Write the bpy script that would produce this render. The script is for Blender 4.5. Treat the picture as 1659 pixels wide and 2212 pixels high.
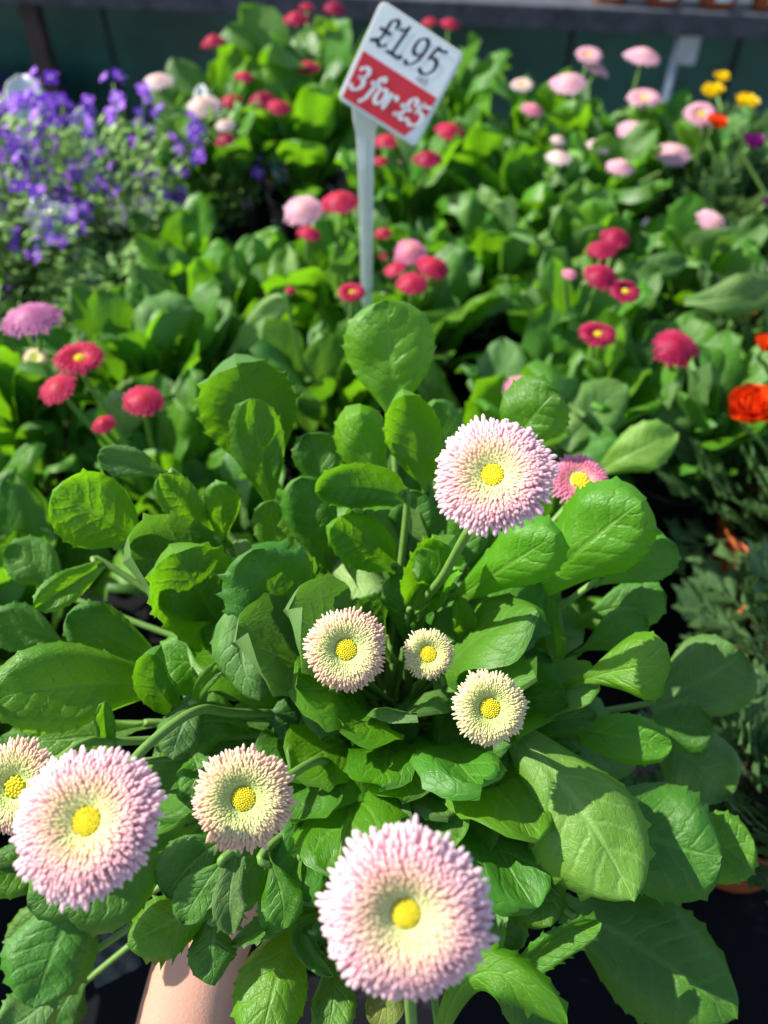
import bpy, bmesh, math, random
from mathutils import Vector as V, Matrix, Quaternion
R = math.radians
rnd = random.Random(7)
for o in list(bpy.data.objects):
    bpy.data.objects.remove(o)
sc = bpy.context.scene
COL = sc.collection

# ------------------------------------------------------------------ camera, world, sun, exposure
CAM = V((0, 0, 1.42))                 # phone held 1.42 m above the floor
PITCH = R(46)
cd = bpy.data.cameras.new('camera'); co = bpy.data.objects.new('camera', cd); COL.objects.link(co)
co.location = CAM; co.rotation_euler = (R(90) - PITCH, 0, 0)
cd.sensor_fit = 'VERTICAL'; cd.sensor_height = 36; cd.sensor_width = 27
cd.lens = 36 * 1660 / 2212
cd.clip_start = .01; cd.clip_end = 200
cd.dof.use_dof = True; cd.dof.focus_distance = .325; cd.dof.aperture_fstop = cd.lens / 4.4
sc.camera = co
SUN = V((-.70, .20, .70)).normalized()        # direction towards the sun
w = bpy.data.worlds.new('World'); sc.world = w; w.use_nodes = True
nt = w.node_tree; bg = nt.nodes['Background']
sky = nt.nodes.new('ShaderNodeTexSky'); sky.sky_type = 'NISHITA'; sky.sun_disc = False
sky.sun_elevation = math.asin(SUN.z); sky.sun_rotation = math.atan2(SUN.x, SUN.y)
nt.links.new(sky.outputs[0], bg.inputs[0]); bg.inputs[1].default_value = .11
sd = bpy.data.lights.new('sun', 'SUN'); so = bpy.data.objects.new('sun', sd); COL.objects.link(so)
sd.energy = 4.6; sd.angle = R(.53); sd.color = (1, .95, .86)
so.rotation_euler = SUN.to_track_quat('Z', 'Y').to_euler(); so.location = (0, 0, 6)
sc.view_settings.view_transform = 'Standard'; sc.view_settings.look = 'None'
sc.view_settings.gamma = 1; sc.view_settings.exposure = 1.12
sc.view_settings.use_curve_mapping = False
sc.cycles.max_bounces = 8; sc.cycles.transmission_bounces = 6; sc.cycles.transparent_max_bounces = 6

ROLL = R(.8)
cF = V((0, math.cos(PITCH), -math.sin(PITCH))); _d = V((0, -math.sin(PITCH), -math.cos(PITCH))); _r = V((1, 0, 0))
cR = _r * math.cos(ROLL) - _d * math.sin(ROLL); cD = _d * math.cos(ROLL) + _r * math.sin(ROLL)
co.matrix_world = Matrix.Translation(CAM) @ Matrix((cR, -cD, -cF)).transposed().to_4x4()
def P(x, y, d):
    "point of the place at depth d (metres) seen in this direction of the photograph (1659 x 2212 grid)"
    return CAM + cF * d + cR * ((x - 829.5) / 1660 * d) + cD * ((y - 1106) / 1660 * d)
def cdir(x, y, z):
    "direction given as right, up, towards the camera"
    return (cR * x - cD * y - cF * z).normalized()
BENCH = .80

# ------------------------------------------------------------------ node helpers and materials
class G:
    def __init__(s, name):
        s.m = bpy.data.materials.new(name); s.m.use_nodes = True; s.t = s.m.node_tree; s.t.nodes.clear()
        s.out = s.t.nodes.new('ShaderNodeOutputMaterial')
    def n(s, typ, **k):
        a = s.t.nodes.new('ShaderNode' + typ)
        for q, v in k.items():
            setattr(a, q, v)
        return a
    def put(s, sock, v):
        if isinstance(v, bpy.types.NodeSocket): s.t.links.new(v, sock)
        elif v is not None:
            if hasattr(sock.default_value, '__len__') and not isinstance(v, (int, float)):
                sock.default_value = tuple(v) + ((1,) if len(sock.default_value) == 4 and len(v) == 3 else ())
            else: sock.default_value = v
    def math(s, op, a, b=None, c=None):
        m = s.n('Math', operation=op)
        for i, v in enumerate((a, b, c)):
            if v is not None: s.put(m.inputs[i], v)
        return m.outputs[0]
    def smooth(s, v, lo, hi, a=0, b=1):
        m = s.n('MapRange', interpolation_type='SMOOTHSTEP')
        for i, q in enumerate((v, lo, hi, a, b)): s.put(m.inputs[i], q)
        return m.outputs[0]
    def mix(s, f, a, b, blend='MIX'):
        m = s.n('Mix', data_type='RGBA', blend_type=blend)
        s.put(m.inputs[0], f); s.put(m.inputs[6], a); s.put(m.inputs[7], b)
        return m.outputs[2]
    def noise(s, vec, scale, detail=3, rough=.55, dist=0):
        m = s.n('TexNoise'); s.put(m.inputs['Vector'], vec)
        m.inputs['Scale'].default_value = scale; m.inputs['Detail'].default_value = detail
        m.inputs['Roughness'].default_value = rough; m.inputs['Distortion'].default_value = dist
        return m.outputs[0]
    def bump(s, h, strength=.3, dist=.001):
        m = s.n('Bump'); m.inputs['Strength'].default_value = strength; m.inputs['Distance'].default_value = dist
        s.put(m.inputs['Height'], h); return m.outputs[0]
    def princ(s, base, rough=.5, spec=.5, normal=None, **k):
        p = s.n('BsdfPrincipled'); s.put(p.inputs['Base Color'], base); s.put(p.inputs['Roughness'], rough)
        s.put(p.inputs['Specular IOR Level'], spec)
        if normal is not None: s.put(p.inputs['Normal'], normal)
        for q, v in k.items(): s.put(p.inputs[q.replace('_', ' ')], v)
        return p.outputs[0]
    def translucent(s, surf, col, f, normal=None):
        t = s.n('BsdfTranslucent'); s.put(t.inputs[0], col)
        if normal is not None: s.put(t.inputs['Normal'], normal)
        m = s.n('MixShader'); s.put(m.inputs[0], f); s.put(m.inputs[1], surf); s.put(m.inputs[2], t.outputs[0])
        return m.outputs[0]
    def done(s, surf):
        s.put(s.out.inputs[0], surf); return s.m

def leaf_mat(name, c1, c2, vein, trans, rough=.36, under=None, tf=.34, bump=.5, spec=.46):
    g = G(name)
    uv = g.n('UVMap').outputs[0]; sp = g.n('SeparateXYZ'); g.put(sp.inputs[0], uv); x, y = sp.outputs[0], sp.outputs[1]
    oi = g.n('ObjectInfo'); rv = oi.outputs['Random']
    off = g.n('VectorMath', operation='ADD'); g.put(off.inputs[0], uv)
    cb = g.n('CombineXYZ'); g.put(cb.inputs[2], g.math('MULTIPLY', rv, 40)); g.put(off.inputs[1], cb.outputs[0]); vec = off.outputs[0]
    d = g.math('MULTIPLY', g.math('ABSOLUTE', g.math('SUBTRACT', x, .5)), 2)
    n1 = g.noise(vec, 5, 3)
    ph = g.math('ADD', g.math('SUBTRACT', g.math('MULTIPLY', y, 8), g.math('MULTIPLY', d, 2.0)), g.math('MULTIPLY', g.math('SUBTRACT', n1, .5), .9))
    tri = g.math('MULTIPLY', g.math('ABSOLUTE', g.math('SUBTRACT', g.math('FRACT', ph), .5)), 2)
    side = g.math('MULTIPLY', g.smooth(tri, .62, 1), g.smooth(d, .95, .55))
    side = g.math('MULTIPLY', side, g.smooth(y, .2, .4))
    mid = g.smooth(d, g.smooth(y, .2, 1, .16, .03), .01)
    vo = g.n('TexVoronoi', feature='DISTANCE_TO_EDGE'); g.put(vo.inputs['Vector'], vec); vo.inputs['Scale'].default_value = 17
    net = g.smooth(vo.outputs['Distance'], .07, .0)
    n2 = g.noise(vec, 2.2, 4); n3 = g.noise(vec, 55, 3, .7)
    col = g.mix(g.smooth(n2, .3, .7), c1, c2)
    col = g.mix(g.math('MULTIPLY', n3, .28), col, (c1[0] * .55, c1[1] * .62, c1[2] * .7))
    hue = g.n('HueSaturation'); g.put(hue.inputs['Color'], col)
    g.put(hue.inputs['Hue'], g.math('ADD', .488, g.math('MULTIPLY', rv, .022)))
    g.put(hue.inputs['Value'], g.math('ADD', .78, g.math('MULTIPLY', g.math('FRACT', g.math('MULTIPLY', rv, 17.3)), .45)))
    col = hue.outputs[0]
    vm = g.math('MAXIMUM', g.math('MULTIPLY', side, .34), g.math('MAXIMUM', g.math('MULTIPLY', mid, .6), g.math('MULTIPLY', net, .05)))
    col = g.mix(vm, col, vein)
    col = g.mix(g.math('MULTIPLY', g.smooth(y, .26, .05), .75), col, (vein[0] * 1.1, vein[1], vein[2]))
    geo = g.n('NewGeometry')
    un = under or (c1[0] * 1.5 + .02, c1[1] * 1.2 + .02, c1[2] * 1.6 + .02)
    col = g.mix(g.math('MULTIPLY', geo.outputs['Backfacing'], .75), col, un)
    spot = g.math('MULTIPLY', g.smooth(g.noise(vec, 26, 2), .73, .78), .5)
    col = g.mix(spot, col, (.10, .085, .03))
    n4 = g.noise(vec, 13, 2, .5, .4)
    h = g.math('ADD', g.math('MULTIPLY', n4, 1.4), g.math('MULTIPLY', g.math('MAXIMUM', g.math('MULTIPLY', side, .55), mid), -1.1))
    h = g.math('ADD', h, g.math('ADD', g.math('MULTIPLY', n3, .45), g.math('MULTIPLY', net, -.18)))
    nb = g.bump(h, bump, .0012)
    ro = g.math('ADD', rough, g.math('MULTIPLY', g.noise(vec, 9, 3), .22))
    tc = g.mix(g.math('MULTIPLY', vm, .6), trans, vein)
    s = g.translucent(g.princ(col, ro, spec, nb), tc, tf, nb)
    return g.done(s)

M = {}
M['leaf'] = leaf_mat('leaf_bright', (.066, .215, .006), (.100, .27, .010), (.16, .34, .035), (.21, .52, .008), rough=.28, tf=.42, bump=.5)
M['leaf_deep'] = leaf_mat('leaf_deep', (.044, .165, .010), (.066, .205, .013), (.10, .25, .03), (.17, .44, .008), rough=.38, tf=.33, bump=.5)
M['leaf_grey'] = leaf_mat('leaf_dull', (.066, .170, .026), (.090, .210, .030), (.13, .28, .08), (.17, .42, .025), rough=.46, tf=.27)
M['leaf_light'] = leaf_mat('leaf_light', (.12, .27, .026), (.16, .32, .036), (.24, .42, .10), (.28, .60, .02), rough=.37, tf=.34, bump=.5)
M['leaf_pale'] = leaf_mat('leaf_pale', (.19, .33, .08), (.24, .38, .11), (.36, .46, .2), (.34, .5, .08), rough=.5, tf=.3)
M['leaf_yellow'] = leaf_mat('leaf_yellowing', (.24, .26, .03), (.14, .24, .025), (.38, .36, .12), (.4, .42, .03), rough=.45)

def stem_mat():
    g = G('stem_green'); tc = g.n('TexCoord').outputs['Object']
    n = g.noise(tc, 260, 3)
    col = g.mix(n, (.10, .22, .03), (.17, .31, .06))
    return g.done(g.translucent(g.princ(col, .5, .4, g.bump(n, .35, .0005)), (.2, .4, .04), .15))
M['stem'] = stem_mat()

def petal_mat():
    g = G('petal'); a = g.n('VertexColor', layer_name='Col').outputs[0]
    tc = g.n('TexCoord').outputs['Object']
    c = g.mix(g.math('MULTIPLY', g.noise(tc, 380, 2), .22), a, (.95, .8, .85), 'MULTIPLY')
    return g.done(g.translucent(g.princ(c, .5, .35), c, .42))
M['petal'] = petal_mat()

def plain(name, c, rough=.5, spec=.4, var=.15, scale=60, bump=.0, metal=0, trans=None, tf=.2):
    g = G(name); tc = g.n('TexCoord').outputs['Object']; n = g.noise(tc, scale, 5, .6)
    lo = tuple(q * (1 - var) for q in c); hi = tuple(min(1, q * (1 + var)) for q in c)
    col = g.mix(g.smooth(n, .25, .75), lo, hi)
    nb = g.bump(n, bump, .001) if bump else None
    s = g.princ(col, rough, spec, nb, Metallic=metal)
    if trans: s = g.translucent(s, trans, tf)
    return g.done(s)
M['disc'] = plain('disc_yellow', (.72, .60, .02), .6, .3, .25, 900, .3)
M['terracotta'] = plain('terracotta_plastic', (.42, .105, .035), .45, .4, .12, 40, .1)
M['black_pot'] = plain('black_plastic', (.012, .012, .013), .38, .5, .2, 50)
M['soil'] = plain('potting_soil', (.028, .019, .013), .95, .1, .6, 320, 1)
M['white_plastic'] = plain('white_plastic', (.82, .84, .80), .4, .4, .05, 30, trans=(.7, .75, .7), tf=.12)
M['paper'] = plain('white_paper', (.88, .90, .89), .4, .4, .02, 30)
M['red_print'] = plain('red_print', (.74, .026, .045), .38, .4, .06, 20)
M['black_print'] = plain('black_print', (.012, .014, .025), .5, .3, .1, 30)
M['grey_print'] = plain('grey_print', (.25, .28, .30), .5, .3, .1, 30)
M['metal'] = plain('galvanised_steel', (.42, .46, .49), .5, .5, .2, 60, .1, .6)
M['dark_wood'] = plain('weathered_dark_timber', (.052, .055, .065), .7, .35, .45, 26, .5)
M['green_sheet'] = plain('green_sheet', (.020, .105, .088), .35, .5, .35, 3.5, .1)
M['brown_post'] = plain('dark_brown_post', (.045, .03, .026), .7, .3, .3, 20, .2)
M['blue_plastic'] = plain('dark_blue_plastic', (.01, .035, .10), .4, .5, .1, 20)
M['purple'] = plain('violet_petal', (.31, .075, .68), .55, .3, .3, 200, trans=(.25, .06, .8), tf=.35)
M['eye'] = plain('pale_flower_eye', (.75, .72, .35), .6, .3)
M['herb'] = plain('small_herb_leaf', (.19, .36, .075), .5, .35, .35, 45, trans=(.25, .42, .08), tf=.3)
M['fern'] = plain('ferny_leaf', (.072, .15, .048), .5, .4, .35, 30, trans=(.16, .3, .07), tf=.25)
for nm, c in dict(yellow=(.85, .62, .005), orange=(.80, .085, .008), redorange=(.78, .065, .006), plum=(.20, .012, .16), lilac=(.6, .35, .6)).items():
    M['r_' + nm] = plain('ranunculus_' + nm, c, .45, .35, .18, 60, trans=c, tf=.3)

def skin_mat():
    g = G('skin'); tc = g.n('TexCoord').outputs['Object']
    n = g.noise(tc, 25, 4); f = g.noise(tc, 900, 2); vo = g.n('TexVoronoi'); g.put(vo.inputs['Vector'], tc); vo.inputs['Scale'].default_value = 900
    col = g.mix(n, (.45, .215, .145), (.58, .32, .225))
    col = g.mix(g.math('MULTIPLY', g.smooth(g.noise(tc, 70, 2), .68, .78), .25), col, (.42, .19, .12))
    h = g.math('ADD', vo.outputs['Distance'], f)
    return g.done(g.princ(col, .46, .4, g.bump(h, .25, .0006), Subsurface_Weight=.25, Subsurface_Scale=.004, Subsurface_Radius=(1, .35, .2)))
M['skin'] = skin_mat()

def mat_fabric():
    g = G('ground_fabric'); tc = g.n('TexCoord').outputs['Object']
    wv = g.n('TexWave', bands_direction='X'); g.put(wv.inputs[0], tc); wv.inputs['Scale'].default_value = 180
    wy = g.n('TexWave', bands_direction='Y'); g.put(wy.inputs[0], tc); wy.inputs['Scale'].default_value = 180
    weave = g.math('MULTIPLY', wv.outputs[1], wy.outputs[1])
    d1 = g.noise(tc, 18, 7, .68, .6); d2 = g.noise(tc, 130, 5, .7)
    dirt = g.math('MULTIPLY', g.smooth(d1, .57, .76), g.smooth(d2, .38, .65))
    col = g.mix(g.math('MULTIPLY', dirt, .65), (.004, .0045, .0065), (.06, .064, .08))
    col = g.mix(g.math('MULTIPLY', weave, .4), col, (.004, .004, .005))
    return g.done(g.princ(col, g.math('ADD', .75, g.math('MULTIPLY', dirt, .2)), .1, g.bump(g.math('ADD', weave, d2), .5, .0015)))
M['fabric'] = mat_fabric()
M['floor'] = plain('concrete_floor', (.10, .098, .095), .85, .3, .35, 6, .4)

def film_mat():
    g = G('clear_film'); t = g.n('BsdfTransparent'); p = g.princ((.8, .88, .88), .12, .8)
    m = g.n('MixShader'); m.inputs[0].default_value = .09
    g.put(m.inputs[1], t.outputs[0]); g.put(m.inputs[2], p); return g.done(m.outputs[0])
M['film'] = film_mat()

# ------------------------------------------------------------------ object helpers
def mesh(name, verts, faces, mat, uvs=None, cols=None, smooth=True):
    me = bpy.data.meshes.new(name); me.from_pydata([tuple(v) for v in verts], [], faces)
    if mat: me.materials.append(mat)
    if smooth: me.polygons.foreach_set('use_smooth', [True] * len(me.polygons))
    if uvs:
        l = me.uv_layers.new(name='UVMap'); vi = [0] * len(me.loops); me.loops.foreach_get('vertex_index', vi)
        fl = []
        for i in vi: fl += uvs[i]
        l.data.foreach_set('uv', fl)
    if cols:
        a = me.color_attributes.new('Col', 'FLOAT_COLOR', 'POINT'); fl = []
        for c in cols: fl += [c[0], c[1], c[2], 1]
        a.data.foreach_set('color', fl)
    return me
def link(name, me, parent=None, mw=None, **props):
    o = bpy.data.objects.new(name, me); COL.objects.link(o)
    if parent is not None:
        o.parent = parent
        if mw is None: o.matrix_parent_inverse = Matrix.Translation(parent['wl']).inverted() if 'wl' in parent else Matrix()
    if mw is not None: o.matrix_basis = mw
    for k, v in props.items(): o[k] = v
    return o
WL = {}
def thing(name, label, cat, loc, group=None):
    o = bpy.data.objects.new(name, None); COL.objects.link(o); o.location = loc; o.empty_display_size = .02
    o['label'] = label; o['category'] = cat
    if group: o['group'] = group
    WL[o.name] = V(loc); return o
def part(name, me, parent, **props):
    "mesh in world coordinates, made a child of a thing (or part) standing at a known place"
    o = bpy.data.objects.new(name, me); COL.objects.link(o); o.parent = parent
    o.matrix_parent_inverse = Matrix.Translation(-WL.get(parent.name, V((0, 0, 0))))
    for k, v in props.items(): o[k] = v
    return o
def sub(name, me, parent, mb=None, **props):
    "child in its parent's own coordinates"
    o = bpy.data.objects.new(name, me); COL.objects.link(o); o.parent = parent
    if mb is not None: o.matrix_basis = mb
    for k, v in props.items(): o[k] = v
    return o

class MB:
    def __init__(s): s.v, s.f = [], []
    def add(s, v, f):
        b = len(s.v); s.v += [V(q) for q in v]; s.f += [tuple(i + b for i in q) for q in f]; return s
    def box(s, c, d, m=None):
        x, y, z = (q / 2 for q in d)
        v = [V((i, j, k)) for i in (-x, x) for j in (-y, y) for k in (-z, z)]
        v = [(m @ q if m else q) + V(c) for q in v]
        return s.add(v, [(0, 1, 3, 2), (4, 6, 7, 5), (0, 4, 5, 1), (2, 3, 7, 6), (0, 2, 6, 4), (1, 5, 7, 3)])
    def lathe(s, prof, n=28, c=(0, 0, 0)):
        b = []
        for r, z in prof:
            b += [V((r * math.cos(2 * math.pi * i / n), r * math.sin(2 * math.pi * i / n), z)) + V(c) for i in range(n)]
        f = [(j * n + i, j * n + (i + 1) % n, (j + 1) * n + (i + 1) % n, (j + 1) * n + i) for j in range(len(prof) - 1) for i in range(n)]
        return s.add(b, f)
    def tube(s, pts, rad, n=7, cap=True):
        pts = [V(p) for p in pts]; k = len(pts); vs = []; up = None
        for i, p in enumerate(pts):
            t = (pts[min(i + 1, k - 1)] - pts[max(i - 1, 0)]).normalized()
            if up is None: up = t.orthogonal().normalized()
            up = (up - t * up.dot(t)).normalized(); sd_ = t.cross(up)
            r = rad[i] if isinstance(rad, (list, tuple)) else rad
            vs += [p + (up * math.cos(2 * math.pi * j / n) + sd_ * math.sin(2 * math.pi * j / n)) * r for j in range(n)]
        f = [(i * n + j, i * n + (j + 1) % n, (i + 1) * n + (j + 1) % n, (i + 1) * n + j) for i in range(k - 1) for j in range(n)]
        if cap: f += [tuple(range(n))[::-1], tuple(range((k - 1) * n, k * n))]
        return s.add(vs, f)
    def mesh(s, name, mat, smooth=True): return mesh(name, s.v, s.f, mat, smooth=smooth)
def bevelled(me, wd=.002, seg=2):
    bm = bmesh.new(); bm.from_mesh(me)
    bmesh.ops.bevel(bm, geom=bm.edges[:], offset=wd, segments=seg, profile=.5, affect='EDGES', clamp_overlap=True)
    bm.to_mesh(me); bm.free(); return me
def spline(pts, n=6):
    pts = [V(p) for p in pts]; out = []
    for i in range(len(pts) - 1):
        a, b, c, d = pts[max(i - 1, 0)], pts[i], pts[i + 1], pts[min(i + 2, len(pts) - 1)]
        for k in range(n):
            t = k / n
            out.append(.5 * (2 * b + (c - a) * t + (2 * a - 5 * b + 4 * c - d) * t * t + (3 * b - a - 3 * c + d) * t ** 3))
    return out + [pts[-1]]
def sstep(x, a=0, b=1):
    x = max(0, min(1, (x - a) / (b - a))); return x * x * (3 - 2 * x)

# ------------------------------------------------------------------ leaves
def leaf_mesh(p0, p1, p2, width, hint, mat, nv=44, nu=13, pet=.16, cup=.1, curl=.25, fold=0., roll=0, twist=0, wave=.06,
              tooth=.05, quilt=.035, seed=0, point=.0):
    r = random.Random(seed); p0, p1, p2 = V(p0), V(p1), V(p2)
    cup *= 1.3; curl *= 1.5; wave = wave * 1.5 + .03; tooth *= 1.5; quilt *= 1.25
    pc = 2 * p1 - .5 * (p0 + p2)                       # control point so that the midrib passes through p1
    verts, uvs = [], []
    f1, f2, a1, a2 = r.uniform(9, 15), r.uniform(9, 15), r.uniform(0, 6), r.uniform(0, 6)
    tl = {}
    for sd_ in (-1, 1):
        i = int(nv * (pet + .30)) + r.randint(0, 3)
        while i < nv - 2:
            tl[(sd_, i)] = r.uniform(.6, 1.5); i += r.randint(4, 6)
    asym = r.uniform(-.06, .06)
    for i in range(nv):
        t = i / (nv - 1)
        p = p0 * (1 - t) ** 2 + pc * 2 * t * (1 - t) + p2 * t * t
        T = ((pc - p0) * (1 - t) + (p2 - pc) * t).normalized()
        N = hint - T * hint.dot(T)
        N = N.normalized() if N.length > 1e-5 else T.orthogonal().normalized()
        N = Quaternion(T, R(roll + twist * (t - .5))) @ N
        S = T.cross(N).normalized()
        s = (t - pet) / (1 - pet)
        nb = .11 + .16 * max(0, 1 - pet / .12)
        if s < 0: wd = nb + .03 * (1 - t / max(pet, .01))
        elif s < .60: wd = nb + (1 - nb) * sstep(s / .60) ** .72
        else: wd = math.sqrt(max(0, 1 - ((s - .60) / .40) ** (2.2 - point)))
        hw = width / 2 * wd
        bl = sstep(s, .0, .35)
        for j in range(nu):
            u = -1 + 2 * j / (nu - 1); au = abs(u)
            hwj = hw * (1 + asym * (1 if u > 0 else -1))
            ph = t * 8 - au * 2
            tri = abs((ph % 1) - .5) * 2
            q = (1 - tri ** 3) * quilt * math.sin(math.pi * min(1, au * 1.05 + .04)) * bl
            wv = wave * math.sin(t * (f1 if u < 0 else f2) + (a1 if u < 0 else a2)) * au ** 2.5 * bl
            lat = u
            cu = curl * max(0, au - .62) ** 2 * 6 * bl
            z = cup * au ** 2 * (1 if s > 0 else 0) * bl - cu + q + wv + .035 * math.sin(7 * t + 3 * u + a1) * bl + .03 * math.sin(15 * t - 5 * u + a2) * bl + fold * au * bl - (.05 * (1 - bl) * -au)
            lat -= math.copysign(1, u) * (abs(curl) * .35 * max(0, au - .62) + abs(fold) * .15 * au) * bl if au else 0
            pos = p + S * (lat * hwj) + N * (z * width * .5)
            if j in (0, nu - 1) and (int(math.copysign(1, u)), i) in tl:
                k = tl[(int(math.copysign(1, u)), i)]
                pos += (S * math.copysign(1, u) * .8 + T * .75) * (tooth * k * width * .5)
            verts.append(pos); uvs.append((u * .5 + .5, t))
    faces = [(i * nu + j, i * nu + j + 1, (i + 1) * nu + j + 1, (i + 1) * nu + j) for i in range(nv - 1) for j in range(nu - 1)]
    return mesh('leaf', verts, faces, mat, uvs)

# rosette leaf shapes for the packed plants, one metre long, lying along +Y, upper face +Z
SHAPES = []
for k in range(14):
    r = random.Random(100 + k); h = r.uniform(-.10, .16)
    mt = [M['leaf'], M['leaf_deep'], M['leaf'], M['leaf_deep'], M['leaf_grey']][k % 5]
    SHAPES.append(leaf_mesh((0, 0, 0), (r.uniform(-.04, .04), .52, .06 + h * .4), (r.uniform(-.06, .06), .97, h - .10 * r.random()), r.uniform(.31, .44),
                            V((0, 0, 1)), mt, nv=26, nu=9, pet=r.uniform(.22, .34), cup=r.uniform(-.1, .3), curl=r.uniform(-.1, .5),
                            fold=r.uniform(-.05, .2), wave=r.uniform(.06, .16), tooth=.07, quilt=.06, seed=k, twist=r.uniform(-30, 30)))

# ------------------------------------------------------------------ flower heads
def lerp(a, b, t): return tuple(x + (y - x) * t for x, y in zip(a, b))
def ramp(st, q):
    for (qa, a), (qb, b) in zip(st, st[1:]):
        if q <= qb: return lerp(a, b, max(0, (q - qa) / (qb - qa)))
    return st[-1][1]
PAL = {   # (position, base colour) and (position, tip colour), inner to outer
    'pink': ([(0, (.70, .77, .30)), (.18, (.82, .79, .40)), (.38, (.88, .60, .40)), (.62, (.88, .38, .43)), (1, (.87, .36, .46))],
             [(0, (.80, .83, .42)), (.2, (.90, .85, .53)), (.40, (.92, .72, .54)), (.64, (.92, .60, .60)), (1, (.95, .78, .81))]),
    'peach': ([(0, (.58, .74, .22)), (.40, (.80, .81, .36)), (.66, (.88, .70, .42)), (1, (.88, .52, .38))],
              [(0, (.66, .79, .30)), (.42, (.87, .86, .46)), (.70, (.92, .75, .50)), (1, (.94, .70, .57))]),
    'cream': ([(0, (.58, .73, .20)), (.4, (.80, .81, .34)), (1, (.87, .72, .40))],
              [(0, (.66, .79, .28)), (.5, (.87, .85, .44)), (1, (.93, .82, .55))]),
    'rose': ([(0, (.80, .42, .32)), (.4, (.80, .20, .34)), (1, (.76, .24, .42))], [(0, (.86, .5, .42)), (.5, (.84, .32, .44)), (1, (.84, .42, .56))]),
    'softpink': ([(0, (.82, .50, .45)), (.5, (.82, .42, .52)), (1, (.80, .46, .58))], [(0, (.88, .66, .58)), (.5, (.86, .54, .62)), (1, (.90, .66, .74))]),
    'pale': ([(0, (.84, .52, .40)), (.5, (.86, .66, .60)), (1, (.84, .66, .66))], [(0, (.88, .64, .52)), (.5, (.90, .76, .70)), (1, (.92, .82, .82))]),
    'red': ([(0, (.55, .03, .05)), (.5, (.56, .010, .07)), (1, (.58, .016, .10))], [(0, (.66, .05, .07)), (.5, (.66, .022, .10)), (1, (.68, .045, .15))]),
    'crimson': ([(0, (.30, .004, .03)), (.5, (.40, .005, .055)), (1, (.46, .008, .085))], [(0, (.42, .008, .05)), (.5, (.52, .012, .09)), (1, (.56, .03, .13))]),
    'mauve': ([(0, (.60, .16, .34)), (1, (.56, .17, .38))], [(0, (.68, .26, .46)), (1, (.68, .30, .52))]),
}
def petal_geo(base, mid, tip, rad, n, cb, ct):
    rings = [(0, .45), (.35, .75), (.72, 1), (.92, .82), (1, .34)] if n > 4 else [(0, .5), (.6, 1), (1, .45)]
    pc = 2 * mid - .5 * (base + tip); v, c = [], []; up = None
    for t, k in rings:
        p = base * (1 - t) ** 2 + pc * 2 * t * (1 - t) + tip * t * t
        T = ((pc - base) * (1 - t) + (tip - pc) * t).normalized()
        if up is None: up = V((0, 0, 1)) if abs(T.z) < .9 else V((1, 0, 0))
        U = (up - T * up.dot(T)).normalized(); S = T.cross(U)
        for j in range(n):
            a = 2 * math.pi * j / n
            v.append(p + (S * math.cos(a) * 1.15 + U * math.sin(a) * .8) * rad * k); c.append(lerp(cb, ct, sstep(t, .55, .98)))
    m = len(rings)
    f = [(i * n + j, i * n + (j + 1) % n, (i + 1) * n + (j + 1) % n, (i + 1) * n + j) for i in range(m - 1) for j in range(n)]
    f.append(tuple(range((m - 1) * n, m * n)))
    return v, f, c
def petal_spec(Rd, q, ang, r, inner, cupz, dome=0):
    rt = Rd * (inner + (1 - inner) * q) * (1 + r.gauss(0, .016 + .012 * q)) * (1 + q * (.028 * math.sin(3 * ang + Rd * 4000) + .022 * math.sin(7 * (ang % 6.28319) + Rd * 9000)))
    el = R(80 - 84 * q ** .85 + r.uniform(-6, 6)); L = Rd * (.22 + .30 * q) * r.uniform(.88, 1.1)
    zt = Rd * (cupz * .25 + cupz * math.sin(math.pi * min(1, .12 + q * .80)) - .16 * max(0, q - .75) * 2)
    if dome: zt = Rd * (.42 - .50 * q ** 1.7)
    ang += r.uniform(-.05, .05)
    er = V((math.cos(ang), math.sin(ang), 0)); z = V((0, 0, 1))
    tip = er * rt + z * zt; base = tip - er * (L * math.cos(el)) - z * (L * math.sin(el))
    mid = (base + tip) * .5 + z * (L * .09 * q) ; rad = Rd * (.0115 + .025 * q) * r.uniform(.85, 1.15)
    return base, mid, tip, rad
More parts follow.
